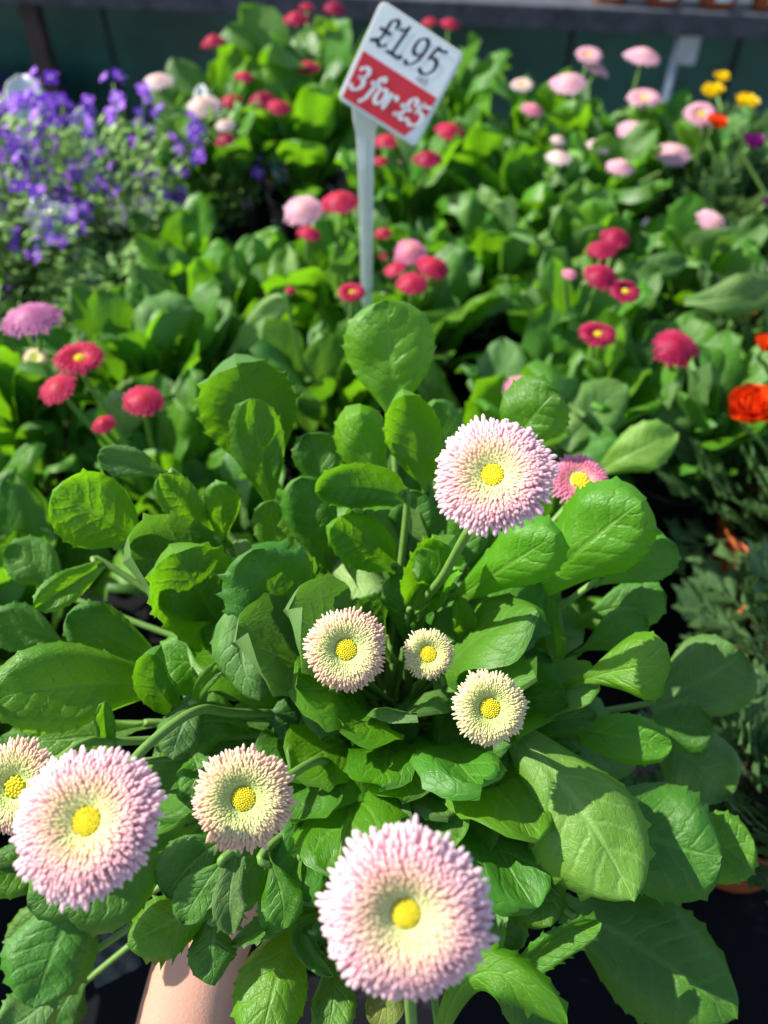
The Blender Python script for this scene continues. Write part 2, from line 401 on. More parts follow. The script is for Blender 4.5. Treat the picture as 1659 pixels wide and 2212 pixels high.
def head_geo(Rd, pal, n, seed, sides=6, inner=.27, cupz=.34, outer=0, dome=0):
    "returns joined inner petals and, singly, the outermost ones"
    r = random.Random(seed); pb, ptp = PAL[pal]; vs, fs, cs, singles = [], [], [], []
    for i in range(n):
        x = (i + .5) / n; q = x ** .64
        b, m, t, rad = petal_spec(Rd, q, i * 2.399963, r, inner, cupz, dome)
        rad *= .86 if pal in ('peach', 'cream') else 1.35 if n < 250 else 1
        jit = r.uniform(-.04, .04); cb = tuple(max(0, min(1, c + jit * c)) for c in ramp(pb, q)); ct = tuple(max(0, min(1, c + jit * c)) for c in ramp(ptp, q))
        if i >= n - outer: singles.append((b, m, t, rad, cb, ct)); continue
        v, f, c = petal_geo(b, m, t, rad, sides, cb, ct); k = len(vs)
        vs += v; cs += c; fs += [tuple(a + k for a in q_) for q_ in f]
    # added petal-coloured surface just below the tips, so shaded gaps between petals stay pale
    k = len(vs); m = 40; qs = [0, .12, .25, .4, .55, .7, .82]
    for q in qs:
        rt = Rd * (inner + (1 - inner) * q) * .97; _, _, tp, _ = petal_spec(Rd, q, 0, random.Random(1), inner, cupz, dome)
        zz = (Rd * (.42 - .50 * q ** 1.7) if dome else Rd * (cupz * .25 + cupz * math.sin(math.pi * min(1, .12 + q * .80)) - .16 * max(0, q - .75) * 2)) - Rd * (.026 + .05 * q)
        vs += [V((rt * math.cos(6.28319 * a / m), rt * math.sin(6.28319 * a / m), zz + (r.uniform(-.008, .008) * Rd if q else 0))) for a in range(m)]
        cs += [lerp(ramp(pb, q), ramp(ptp, q), .35)] * m
    fs += [(k + j * m + i, k + j * m + (i + 1) % m, k + (j + 1) * m + (i + 1) % m, k + (j + 1) * m + i) for j in range(len(qs) - 1) for i in range(m)]
    # pale floor of the bowl between the innermost petals and the disc
    k = len(vs); m = 20; prof = [(.02, .10), (inner * .95, .11), (inner * 1.25, .10), (.55, -.02)]
    for ri, (rr_, zz) in enumerate(prof):
        vs += [V((rr_ * Rd * math.cos(6.28319 * a / m), rr_ * Rd * math.sin(6.28319 * a / m), zz * Rd)) for a in range(m)]; cs += [ramp(ptp, 0)] * m
    fs += [(k + j * m + i, k + j * m + (i + 1) % m, k + (j + 1) * m + (i + 1) % m, k + (j + 1) * m + i) for j in range(3) for i in range(m)]
    return vs, fs, cs, singles
def disc_geo(rad, h, n=80):
    mb = MB()
    mb.lathe([(rad * 1.02, -h * .3), (rad * .9, h * .3), (rad * .6, h * .7), (rad * .25, h * .9), (.0001, h * .95)], 16)
    for i in range(n):
        x = (i + .5) / n; r_ = rad * math.sqrt(x) * .97; a = i * 2.39996; z = h * (1 - .55 * x)
        c = V((r_ * math.cos(a), r_ * math.sin(a), z * .95)); s = rad / math.sqrt(n) * .95; k = 6
        v = [c + V((s * math.cos(2 * math.pi * j / k), s * math.sin(2 * math.pi * j / k), 0)) for j in range(k)]
        v += [c + V((s * .6 * math.cos(2 * math.pi * j / k), s * .6 * math.sin(2 * math.pi * j / k), s * .8)) for j in range(k)] + [c + V((0, 0, s * 1.1))]
        mb.add(v, [(j, (j + 1) % k, k + (j + 1) % k, k + j) for j in range(k)] + [(k + j, k + (j + 1) % k, 2 * k) for j in range(k)])
    return mb
def calyx_geo(Rd):
    mb = MB(); n = 13
    mb.lathe([(.0022, -Rd * .42), (Rd * .22, -Rd * .36), (Rd * .42, -Rd * .15), (Rd * .45, Rd * .02), (Rd * .3, Rd * .04), (.0005, Rd * .04)], 18)
    for i in range(n):
        a = 2 * math.pi * i / n; e = V((math.cos(a), math.sin(a), 0)); s_ = V((-math.sin(a), math.cos(a), 0)); z = V((0, 0, 1)); wd = Rd * .10
        pts = [e * Rd * .25 - z * Rd * .36, e * Rd * .46 - z * Rd * .14, e * Rd * .60 + z * Rd * .02]
        mb.add([pts[0] - s_ * wd * .6, pts[0] + s_ * wd * .6, pts[1] + s_ * wd, pts[1] - s_ * wd, pts[2]], [(0, 1, 2, 3), (3, 2, 4)])
    return mb
def frame(normal, pos, spin=0):
    q = normal.to_track_quat('Z', 'Y'); return Matrix.Translation(pos) @ q.to_matrix().to_4x4() @ Matrix.Rotation(spin, 4, 'Z')
def stem(parent, pts, r0, r1, label=None, n=7):
    sp = spline(pts, 7); k = len(sp)
    mb = MB(); mb.tube(sp, [r0 + (r1 - r0) * i / (k - 1) for i in range(k)], n)
    o = part('stem', mb.mesh('stem', M['stem']), parent)
    if label: o['label'] = label
    return o
HEADCACHE = {}
def flower(parent, pos, normal, Rd, pal, n, seed, outer=0, disc=.17, cupz=.26, inner=.27, label=None, sides=6, spin=None):
    "a flower head: calyx as the part, petals and disc as sub-parts"
    mw = frame(normal, pos - WL[parent.name] if parent.name in WL else pos, rnd.uniform(0, 6) if spin is None else spin)
    cal = sub('flower_head', calyx_geo(Rd).mesh('calyx', M['stem']), parent, mw)
    if label: cal['label'] = label
    vs, fs, cs, singles = head_geo(Rd, pal, n, seed, sides, inner, cupz, outer)
    sub('petals', mesh('petals', vs, fs, M['petal'], cols=cs), cal, kind='stuff')
    for b, m, t, rad, cb, ct in singles:
        v, f, c = petal_geo(b, m, t, rad, 7, cb, ct)
        sub('petal', mesh('petal', v, f, M['petal'], cols=c), cal)
    if disc:
        sub('disc', disc_geo(Rd * disc, Rd * .075, 90 if outer else 30).mesh('disc', M['disc']), cal, Matrix.Translation((0, 0, Rd * .10)))
    return cal
def small_flower(parent, pos, normal, Rd, pal, var, disc):
    "heads on the plants behind: shared meshes"
    key = (pal, var, disc)
    if key not in HEADCACHE:
        vs, fs, cs, _ = head_geo(1, pal, 190, var * 7 + 3, 5, .20 if disc else .03, .26, 0, 0 if disc else 1)
        cx = calyx_geo(1); 
        HEADCACHE[key] = (mesh('petals', vs, fs, M['petal'], cols=cs), cx.mesh('calyx', M['stem']), disc_geo(.2, .14, 30).mesh('disc', M['disc']))
    pm, cm, dm = HEADCACHE[key]
    mw = frame(normal, pos - WL[parent.name], rnd.uniform(0, 6)) @ Matrix.Diagonal((Rd * rnd.uniform(.94, 1.05), Rd * rnd.uniform(.94, 1.05), Rd * rnd.uniform(.8, 1.25), 1))
    cal = sub('flower_head', cm, parent, mw)
    sub('petals', pm, cal, kind='stuff')
    if disc: sub('disc', dm, cal, Matrix.Translation((0, 0, .10)))
    return cal

# ------------------------------------------------------------------ the setting
def slab(name, c, d, mat, kind='structure', bev=0):
    me = MB().box(c, d).mesh(name, mat, False)
    if bev: bevelled(me, bev)
    o = link(name, me); o['kind'] = kind; return o
fl = mesh('floor', [(-60, -60, 0), (60, -60, 0), (60, 60, 0), (-60, 60, 0)], [(0, 1, 2, 3)], M['floor'], smooth=False)
link('floor', fl)['kind'] = 'structure'

# near bench
tb = thing('plant_bench', 'low plant bench covered in black ground fabric under all the daisies', 'bench', (0, .70, 0))
part('bench_top', bevelled(MB().box((0, .66, BENCH - .042), (2.2, 1.36, .05)).mesh('bench_top', M['dark_wood'], False), .003), tb)
nx, ny = 70, 50; rr = random.Random(3)
gv = [(-1.1 + 2.2 * i / nx, -.02 + 1.36 * j / ny, BENCH - .006 + .0035 * math.sin(i * .9 + j * .4) * math.sin(j * .7) + rr.uniform(0, .0012)) for j in range(ny + 1) for i in range(nx + 1)]
gf = [(j * (nx + 1) + i, j * (nx + 1) + i + 1, (j + 1) * (nx + 1) + i + 1, (j + 1) * (nx + 1) + i) for j in range(ny) for i in range(nx)]
part('ground_fabric', mesh('ground_fabric', gv, gf, M['fabric']), tb)
for sx in (-1, 1):
    for y in (.03, 1.28):
        part('leg', MB().box((sx * 1.0, y, .37), (.05, .05, .74)).mesh('leg', M['metal'], False), tb)

# rear bench with pots, screen below
YAW = R(-7); RB = V((0, 2.27, 0)); rot = Matrix.Rotation(YAW, 3, 'Z')
def rb(x, y, z): return RB + rot @ V((x, y, z))
rbench = thing('display_bench', 'dark weathered display bench behind the flowers with grey front rail', 'bench', RB)
TOPZ = .928
def rbox(c, d, mat, bev=.002):
    me = MB().box(rb(*c), d, rot).mesh('b', M[mat], False)
    return bevelled(me, bev) if bev else me
for k in range(5):
    part('top_board', rbox((0, .09 + k * .15, TOPZ - .012), (4.4, .145, .024), 'dark_wood'), rbench)
part('front_rail', rbox((0, 0, TOPZ - .024), (4.4, .022, .052), 'dark_wood', .004), rbench)
def leg_tube(x0, z0, x1, z1, y, r=.012, mat='metal'):
    return MB().tube([rb(x0, y, z0), rb(x1, y, z1)], r, 12).mesh('leg', M[mat])
part('leg', leg_tube(.73, TOPZ - .05, .735, .0, .03), rbench)
part('bracket', rbox((.755, .02, TOPZ - .085), (.05, .012, .07), 'metal', .003), rbench)
part('leg', rbox((-1.0, .05, .447), (.05, .04, .894), 'brown_post'), rbench)
part('leg', rbox((-.14, .05, .447), (.06, .04, .894), 'brown_post'), rbench)
part('leg', leg_tube(-2.0, TOPZ - .05, -2.0, 0, .03), rbench); part('leg', leg_tube(2.0, TOPZ - .05, 2.0, 0, .03), rbench)
for x in (-2, -1, 0, 1, 2): part('leg', leg_tube(x, TOPZ - .05, x, 0, .72), rbench)
scr = thing('green_screen', 'dark green sheeted screen in the shade under the rear bench', 'screen', rb(0, .5, 0))
for k in range(8):
    part('panel', rbox((-1.75 + k * .5, .5, .44), (.485, .008, .86), 'green_sheet', .001), scr)
    part('post', rbox((-2.0 + k * .5, .52, .45), (.03, .03, .9), 'brown_post', .002), scr)
cr = thing('crate', 'dark blue plastic crate under the left end of the rear bench', 'crate', rb(-1.35, .2, .0))
for (c, d) in (((-1.35, .2, .30), (.5, .3, .02)), ((-1.35, .06, .45), (.5, .015, .30)), ((-1.35, .34, .45), (.5, .015, .30)), ((-1.11, .2, .45), (.015, .265, .30)), ((-1.59, .2, .45), (.015, .265, .30))):
    part('crate_side', rbox(c, d, 'blue_plastic'), cr)
for sx in (-1.57, -1.13):
    part('crate_leg', rbox((sx, .2, .145), (.03, .26, .29), 'blue_plastic'), cr)

def pot_parts(root, h, r, mat, soil=True, fn=sub):
    mb = MB().lathe([(r * .70, 0), (r * .74, .002), (r * .93, h * .84), (r * .935, h * .85), (r * 1.0, h * .86), (r * 1.02, h * .985), (r * 1.0, h), (r * .965, h * .995), (r * .94, h * .9), (r * .9, h * .8)], 26)
    mb.add([(r * .70 * math.cos(i * math.pi / 13), r * .70 * math.sin(i * math.pi / 13), 0) for i in range(26)], [tuple(range(26))[::-1]])
    sub('pot', mb.mesh('pot', M[mat]), root)
    if soil:
        rs = random.Random(5); v = [V((0, 0, h * .90))]; n = 18
        for k in range(1, 5):
            v += [V((r * .94 * k / 4 * math.cos(6.2832 * i / n), r * .94 * k / 4 * math.sin(6.2832 * i / n), h * .88 + rs.uniform(-.003, .003))) for i in range(n)]
        f = [(0, 1 + i, 1 + (i + 1) % n) for i in range(n)]
        f += [(1 + (k - 1) * n + i, 1 + k * n + i, 1 + k * n + (i + 1) % n, 1 + (k - 1) * n + (i + 1) % n) for k in range(1, 4) for i in range(n)]
        sub('soil', mesh('soil', v, f, M['soil']), root)
rl = ['leftmost terracotta pot with white label on the rear bench', 'second terracotta pot on the rear bench, beside a silver one',
      'third terracotta pot with white label on the rear bench', 'rightmost terracotta pot with white label on the rear bench']
for k, (px) in enumerate((1285, 1395, 1505, 1612)):
    X = (px - 829.5) / 1660 * 1.98
    t = thing('terracotta_pot', rl[k], 'pot', rb(X, .075, TOPZ + .001), 'terracotta pots on the rear bench')
    pot_parts(t, .11, .058, 'terracotta')
    lb = MB()
    for i in range(7):
        a = R(-90 - 24 + i * 8); 
        for z, rr_ in ((.016, .0465), (.07, .0535)): lb.v.append(V((math.cos(a) * rr_, math.sin(a) * rr_, z)))
    lb.f = [(2 * i, 2 * i + 2, 2 * i + 3, 2 * i + 1) for i in range(6)]
    sub('pot_label', lb.mesh('pot_label', M['paper']), t)
    for i in range(9):
        sub('leaf', SHAPES[(i * 3 + k) % 14], t, Matrix.Translation((0, 0, .1)) @ Matrix.Rotation(i * 2.4, 4, 'Z') @ Matrix.Rotation(R(rnd.uniform(30, 70)), 4, 'X') @ Matrix.Scale(rnd.uniform(.06, .1), 4))

# ------------------------------------------------------------------ packed daisy plants on the bench
POT_H, POT_R = .085, .052
RISE = .03
rz = thing('riser', 'low black step that lifts the rear rows of pots', 'riser', (0, 1.14, BENCH))
part('riser_board', bevelled(MB().box((0, 1.135, BENCH + RISE - .012), (1.9, .41, .02)).mesh('riser_board', M['dark_wood'], False), .002), rz)
for sx in (-.9, 0, .9):
    for yy in (.96, 1.31): part('riser_block', MB().box((sx, yy, BENCH + (RISE - .022) / 2), (.05, .04, RISE - .0222)).mesh('riser_block', M['dark_wood'], False), rz)
def step_off(y): return y if y <= .875 or y >= .985 else (.875 if y < .93 else .985)
def rise(y): return RISE if y > .93 else 0
def daisy_plant(xy, label, group, seed, n=27, spread=1., big=1., zb=0.):
    if xy[1] < .52: big *= .86 if xy[0] > -.2 or xy[1] > .4 else 1.05
    r = random.Random(seed)
    t = thing('daisy_plant', label, 'potted plant', (xy[0], xy[1], BENCH + zb + .001), group)
    pot_parts(t, POT_H, POT_R, 'black_pot')
    for i in range(n):
        x = (i + .5) / n; el = 86 - 46 * x * spread + r.uniform(-10, 10); L = (.085 + .05 * math.sin(math.pi * (.25 + .6 * x))) * r.uniform(.8, 1.25) * big
        az = i * 2.39996 + r.uniform(-.25, .25); bs = .010 + .014 * x
        m = (Matrix.Translation((-math.sin(az) * bs, math.cos(az) * bs, POT_H * .86)) @ Matrix.Rotation(az, 4, 'Z') @ Matrix.Rotation(R(el), 4, 'X')
             @ Matrix.Rotation(R(r.uniform(-25, 25)), 4, 'Y') @ Matrix.Diagonal((L * r.uniform(.68, 1.0), L * 1.06, L * r.uniform(.8, 1.6), 1)))
        sub('leaf', SHAPES[r.randrange(14)], t, m)
    return t
# every flower of the photograph: (x, y, width in px, colour, real width in m, tilt right, tilt towards camera, disc)
CL = [
 ('daisy plant with three crimson pompoms and a bud, front left of the bench', 'nearleft',
  [(173, 778, 112, 'red', .043, .1, .35, 1), (125, 840, 92, 'red', .038, -.3, .3, 0), (310, 865, 100, 'red', .041, .15, .25, 0), (225, 917, 56, 'red', .023, 0, .3, 0)]),
 ('daisy plant with a large mauve pompom and small peach flower at the left edge', 'mauve',
  [(70, 690, 140, 'mauve', .054, .1, .15, 0), (77, 775, 54, 'peach', .022, 0, 1.2, 1)]),
 ('daisy plant left of the sign stake with a fluffy pink pompom beside a red one', 'midleft',
  [(655, 455, 96, 'softpink', .047, -.1, .6, 0), (668, 505, 58, 'red', .028, .1, .0, 0), (735, 437, 96, 'red', .046, 0, .25, 0)]),
 ('daisy plant with a tight bunch of rosy red pompoms right of the sign stake', 'bunch',
  [(885, 545, 82, 'rose', .040, -.1, .5, 0), (935, 578, 78, 'red', .038, .3, .3, 0), (853, 582, 52, 'red', .03, -.3, .3, 0), (890, 612, 72, 'red', .036, 0, .3, 0), (828, 505, 42, 'red', .024, 0, .3, 0), (828, 553, 26, 'red', .02, 0, .2, 0)]),
 ('daisy plant with low red flower and closed red bud at the stake foot', 'low',
  [(760, 635, 62, 'red', .031, .1, .6, 1), (628, 628, 28, 'red', .014, .3, .2, 0)]),
 ('daisy plant with two dark crimson pompoms just right of the price card', 'rightcard',
  [(925, 345, 72, 'crimson', .040, 0, .2, 0), (972, 285, 72, 'red', .042, .1, .25, 0), (835, 305, 60, 'red', .036, -.1, .3, 0), (893, 300, 40, 'red', .026, .1, .2, 0), (822, 348, 36, 'red', .02, 0, .2, 0), (855, 352, 26, 'peach', .015, 0, .3, 0)]),
 ('rearmost daisy plant with red pompoms reaching up to the rear bench rail', 'back',
  [(640, 42, 60, 'red', .041, 0, .25, 0), (663, 16, 36, 'red', .027, 0, .2, 0), (723, 20, 56, 'crimson', .04, .1, .15, 0)]),
 ('daisy plant with three red pompoms beside the purple flowers', 'e2',
  [(460, 91, 56, 'red', .038, -.2, .35, 0), (528, 166, 48, 'red', .031, .1, .3, 0), (500, 219, 50, 'red', .032, 0, .3, 0)]),
 ('daisy plant with paired red pompoms left of the price card', 'e3',
  [(618, 143, 56, 'red', .037, -.1, .15, 0), (665, 146, 60, 'red', .039, .1, .25, 0), (566, 217, 62, 'crimson', .039, 0, .3, 0), (602, 232, 58, 'red', .036, .2, .3, 0), (640, 240, 26, 'crimson', .018, .2, .1, 0)]),
 ('daisy plant with two pale blush flowers among the purple ones', 'e4',
  [(342, 176, 70, 'pale', .045, 0, .28, 0), (440, 231, 80, 'pale', .050, -.1, .45, 0), (487, 271, 46, 'pale', .028, 0, .2, 0), (490, 305, 56, 'crimson', .034, 0, .3, 0)]),
 ('daisy plant with two red flowers showing behind the price card', 'e5',
  [(928, 48, 38, 'red', .028, -.1, .3, 0), (972, 53, 48, 'red', .034, .1, .2, 0)]),
 ('tallest pink daisy plant with pompoms against the dark gap', 'g1',
  [(1272, 122, 62, 'softpink', .040, .0, .6, 1), (1288, 151, 60, 'softpink', .039, .3, .2, 0), (1228, 181, 86, 'softpink', .053, -.25, .35, 0), (1128, 187, 54, 'pale', .034, 0, .25, 1), (1150, 238, 56, 'rose', .034, .3, .25, 0)]),
 ('pink daisy plant with one tall stem and pompoms below by the metal leg', 'g1b',
  [(1388, 123, 82, 'softpink', .052, .1, .3, 0), (1390, 219, 76, 'softpink', .048, .0, .35, 1), (1371, 286, 86, 'softpink', .053, 0, .4, 0)]),
 ('daisy plant with a broad pale pink pompom right of smaller blush ones', 'g2',
  [(1454, 333, 86, 'softpink', .052, 0, .4, 0), (1293, 320, 62, 'pale', .037, .05, .3, 1), (1208, 340, 62, 'pale', .036, 0, .1, 0), (1340, 362, 68, 'softpink', .040, 0, .2, 0), (1206, 304, 38, 'pale', .022, .3, .3, 0)]),
 ('daisy plant with a single lilac pink pompom leaning right', 'g3', [(1540, 485, 84, 'softpink', .045, .55, .75, 0)]),
 ('daisy plant with a pile of dark crimson flowers on straight stems', 'g4',
  [(1330, 514, 74, 'crimson', .037, .1, .25, 0), (1300, 540, 70, 'crimson', .035, 0, .25, 0), (1298, 598, 86, 'crimson', .043, 0, .5, 0), (1349, 633, 76, 'crimson', .036, .1, .45, 1), (1230, 592, 38, 'rose', .019, 0, .25, 0)]),
 ('daisy plant with one crimson flower ringed round a pale yellow eye', 'g4b', [(1290, 727, 86, 'crimson', .038, 0, .35, 1)]),
 ('daisy plant with one round crimson pompom facing the viewer', 'g5', [(1460, 753, 104, 'crimson', .045, .05, 1.0, 0)]),
 ('daisy plant with pink yellow eyed flower next to orange ranunculus', 'g6', [(1512, 254, 76, 'softpink', .047, -.1, 1.1, 1)]),
 ('daisy plant behind the held one with a pink flower half hidden', 'g7', [(1125, 838, 80, 'rose', .036, 0, .35, 0)]),
]
def lift(x, y, d, extra=0):
    "blooms stand clear of the leaves: not lower than 0.19 m above their shelf"
    p = P(x, y, min(d, 1.25))
    for _ in range(60):
        if p.z >= BENCH + rise(p.y) + (.225 if p.y < .72 else .195) + extra: break
        d = min(d, 1.25) * .985; p = P(x, y, d)
    return p
PL = {}
placed = []
SHIFT = {'nearleft': (.02, .03), 'mauve': (-.04, .0)}
for k, (label, key, fl_) in enumerate(CL):
    pos = [lift(x, y, 1660 * wd / px, .04 if key in ('nearleft', 'low') else .03 if key in ('g3', 'bunch', 'midleft', 'g4') else 0) for (x, y, px, pal_, wd, tr, tc_, dc) in fl_]
    cx = sum(p.x for p in pos) / len(pos); cy = sum(p.y for p in pos) / len(pos) + .01
    dx, dy = SHIFT.get(key, (0, 0)); cx += dx; cy += dy
    for (ax, ay) in placed:                      # pots do not overlap
        d = math.hypot(cx - ax, cy - ay)
        if d < .108:
            cx += (cx - ax) / max(d, .01) * (.108 - d); cy += (cy - ay) / max(d, .01) * (.108 - d)
    cy = step_off(min(cy, 1.27)); placed.append((cx, cy))
    PL[key] = t = daisy_plant((cx, cy), label, 'daisy plants packed on the bench', 40 + k, zb=rise(cy), big={'back': 1.4, 'e5': 1.15, 'e3': 1.2, 'e2': 1.15, 'g1': 1.1}.get(key, 1))
    top = V((cx, cy, BENCH + rise(cy) + POT_H * .86))
    for (x, y, px, pal, wd, tr, tc_, dc), p in zip(fl_, pos):
        Rd = px / 1660 * (p - CAM).dot(cF) / 2
        nrm = (V((0, 0, 1)) + V((tr, 0, 0)) + cdir(0, 0, 1) * tc_ + V((rnd.uniform(-.1, .1), rnd.uniform(-.1, .1), 0))).normalized()
        small_flower(t, p, nrm, Rd, pal, rnd.randrange(4), dc)
        b = p - nrm * Rd * .4; mid = b.lerp(top, .5) + V((rnd.uniform(-.008, .008), rnd.uniform(-.008, .008), .012))
        stem(t, [top + V((rnd.uniform(-.01, .01), rnd.uniform(-.01, .01), 0)), mid, b - nrm * .01, b], .0022, .0019, n=6)
# single leaves of the plants behind that stand out in the photograph
def zdepth(x, y, z):
    u = P(x, y, 1) - CAM
    return (z - CAM.z) / u.z
for k, (key, a, b, c, wd, m, op) in enumerate([
 ('nearleft', (250, 985, .95), (262, 915, .985), (275, 850, 1.01), 95, 'leaf_pale', dict(wave=.12, tooth=.1)),
 ('low', (495, 775, .95), (555, 705, .99), (612, 640, 1.03), 62, 'leaf_pale', dict(pet=.0, fold=.1)),
 ('nearleft', (290, 830, .96), (330, 720, 1.0), (420, 655, 1.01), 120, 'leaf_grey', dict(wave=.22, cup=-.3, tooth=.1)),
 ('g4', (1325, 612, .985), (1400, 590, 1.0), (1485, 560, 1.01), 66, 'leaf_grey', dict(pet=.05)),
 ('g5', (1480, 650, 1.015), (1580, 643, 1.035), (1680, 618, 1.035), 95, 'leaf_grey', dict(pet=.05, wave=.1)),
 ('g7', (1290, 1020, .99), (1370, 975, 1.02), (1462, 935, 1.03), 110, 'leaf_light', dict(pet=.05)),
 ('g7', (1220, 970, .98), (1275, 900, 1.0), (1350, 830, 1.01), 130, 'leaf_grey', dict(pet=.05)),
 ('g5', (1400, 905, .97), (1460, 890, .98), (1530, 870, .98), 95, 'leaf_grey', dict(pet=.05)),
 ('midleft', (590, 700, .96), (610, 620, 1.0), (620, 540, 1.02), 70, 'leaf_light', dict(cup=.3)),
 ('e3', (690, 110, 1.06), (700, 75, 1.09), (712, 40, 1.12), 60, 'leaf_light', dict(cup=.2)),
 ('rightcard', (930, 280, 1.0), (928, 235, 1.03), (925, 200, 1.05), 80, 'leaf_pale', dict(cup=.2)),
 ('g2', (1250, 420, .98), (1240, 370, 1.02), (1225, 330, 1.03), 60, 'leaf_light', dict(cup=.2))]):
    q = [P(x, y, zdepth(x, y, z)) for x, y, z in (a, b, c)]
    part('leaf', leaf_mesh(q[0], q[1], q[2], wd / 1660 * (q[1] - CAM).dot(cF), (CAM - q[1]).normalized(), M[m], nv=30, nu=9, seed=880 + k, **op), PL[key])
# leafy plants without flowers fill the rows
rows = []
for j, Y in enumerate((.235, .33, .43, .54, .65, .76, .87, .99, 1.10, 1.22)):
    for i in range(-4, 5):
        X = i * .118 + (.059 if j % 2 else 0) + rnd.uniform(-.014, .014); y = step_off(Y + rnd.uniform(-.012, .012))
        if Y < .4 and not (X < (-.22 if Y > .3 else -.24)): continue
        if Y < .5 and -.23 < X < .12 and Y < .42: continue
        if X > .20 + .26 * max(0, (Y - .40)) - .01: continue                      # ranunculus stand there
        if X < -.25 and Y > .74: continue                                  # purple flowers stand there
        if X < -.16 and Y > .90: continue
        if X < -.55: continue
        rows.append((X, y))
ANCH = {'nearleft': 'three front left crimson pompoms', 'mauve': 'large mauve pompom', 'midleft': 'fluffy pink pompom by the stake', 'bunch': 'rosy red bunch',
        'low': 'low red flower', 'rightcard': 'crimson pompoms by the card', 'back': 'rearmost red pompoms', 'e2': 'red pompoms beside the violet flowers',
        'e3': 'paired red pompoms', 'e4': 'pale blush flowers', 'e5': 'red flowers behind the card', 'g1': 'tallest pink pompoms', 'g1b': 'pink pompoms by the metal leg',
        'g2': 'broad pale pink pompom', 'g3': 'lilac pink leaning pompom', 'g4': 'pile of dark crimson flowers', 'g4b': 'crimson flower with pale eye', 'g5': 'round crimson pompom', 'g6': 'yellow eyed pink flower', 'g7': 'half hidden pink flower'}
flowered = [(c[1], a) for c, a in zip(CL, placed)]; used = set()
for k, (X, y) in enumerate(rows):
    if any(math.hypot(X - a, y - b) < .100 for a, b in placed): continue
    placed.append((X, y)); lab = None
    for key, (a, b) in sorted(flowered, key=lambda q: math.hypot(q[1][0] - X, q[1][1] - y)):
        d = ('right of' if X > a else 'left of') if abs(X - a) > abs(y - b) else ('behind' if y > b else 'in front of')
        if (key, d) not in used:
            used.add((key, d)); lab = 'leafy daisy plant without open flowers ' + d + ' the ' + ANCH[key]; break
    daisy_plant((X, y), lab, 'leafy daisy plants without open flowers', 300 + k, zb=rise(y))

# ------------------------------------------------------------------ purple flowered plants, left
def four_petal():
    mb = MB()
    for k in range(4):
        a = k * math.pi / 2; e = V((math.cos(a), math.sin(a), 0)); s_ = V((-math.sin(a), math.cos(a), 0)); z = V((0, 0, 1))
        mb.add([e * .08 - s_ * .08, e * .08 + s_ * .08, e * .5 + s_ * .42 + z * .12, e * .92 + s_ * .30 + z * .05, e * 1. + z * .02, e * .92 - s_ * .30 + z * .05, e * .5 - s_ * .42 + z * .12, e * .55 + z * .05],
               [(0, 1, 2, 7), (0, 7, 6), (7, 2, 3, 4), (7, 4, 5, 6)])
    mb.tube([V((0, 0, -.9)), V((0, 0, 0))], [.10, .16], 5)
    return mb.mesh('flower', M['purple'])
FM = four_petal()
EM = MB().lathe([(.17, .02), (.15, .12), (.0001, .16)], 8).mesh('flower_eye', M['eye'])
def herb_leaves(n, rad, h, seed, size=.013, mat='herb', low=0.):
    r = random.Random(seed); mb = MB()
    for i in range(n):
        a = r.uniform(0, 6.283); rr_ = rad * math.sqrt(r.random()); z = low + (h - low) * r.random() ** .8 * (1 - .35 * (rr_ / rad) ** 2)
        c = V((rr_ * math.cos(a), rr_ * math.sin(a), z)); az = a + r.uniform(-1.2, 1.2); el = r.uniform(-.2, 1.1); L = size * r.uniform(.6, 1.4)
        d = V((math.cos(az) * math.cos(el), math.sin(az) * math.cos(el), math.sin(el))); s_ = d.cross(V((0, 0, 1))).normalized(); u = s_.cross(d)
        wd = L * .22
        mb.add([c, c + d * L * .5 + s_ * wd - u * wd * .3, c + d * L, c + d * L * .5 - s_ * wd - u * wd * .3, c + d * L * .5 + u * wd * .3], [(0, 1, 4), (1, 2, 4), (2, 3, 4), (3, 0, 4)])
    return mb.mesh('foliage', M[mat])
PUR = [((-.33, .99), .17, .095, 100, 'violet flowered plant next to the pale blush flowers', 1), ((-.46, .985), .18, .095, 110, 'violet flowered plant beside the tall white plastic tag', 2),
       ((-.41, .86), .17, .085, 95, 'violet flowered plant in front with thin grey green shoots', 3), ((-.53, .80), .15, .08, 60, 'violet plant at the left edge behind crumpled clear film', 4),
       ((-.23, 1.10), .15, .07, 26, 'rear violet plant between pale blush and red pompoms', 5), ((-.285, .80), .10, .075, 8, 'grey green shooting plant with hardly any violet flowers', 6),
       ((-.42, .68), .10, .07, 14, 'young violet plant in front of the dark gap, few flowers', 7), ((-.60, .99), .18, .085, 90, 'violet flowered plant cut off by the left edge', 8)]
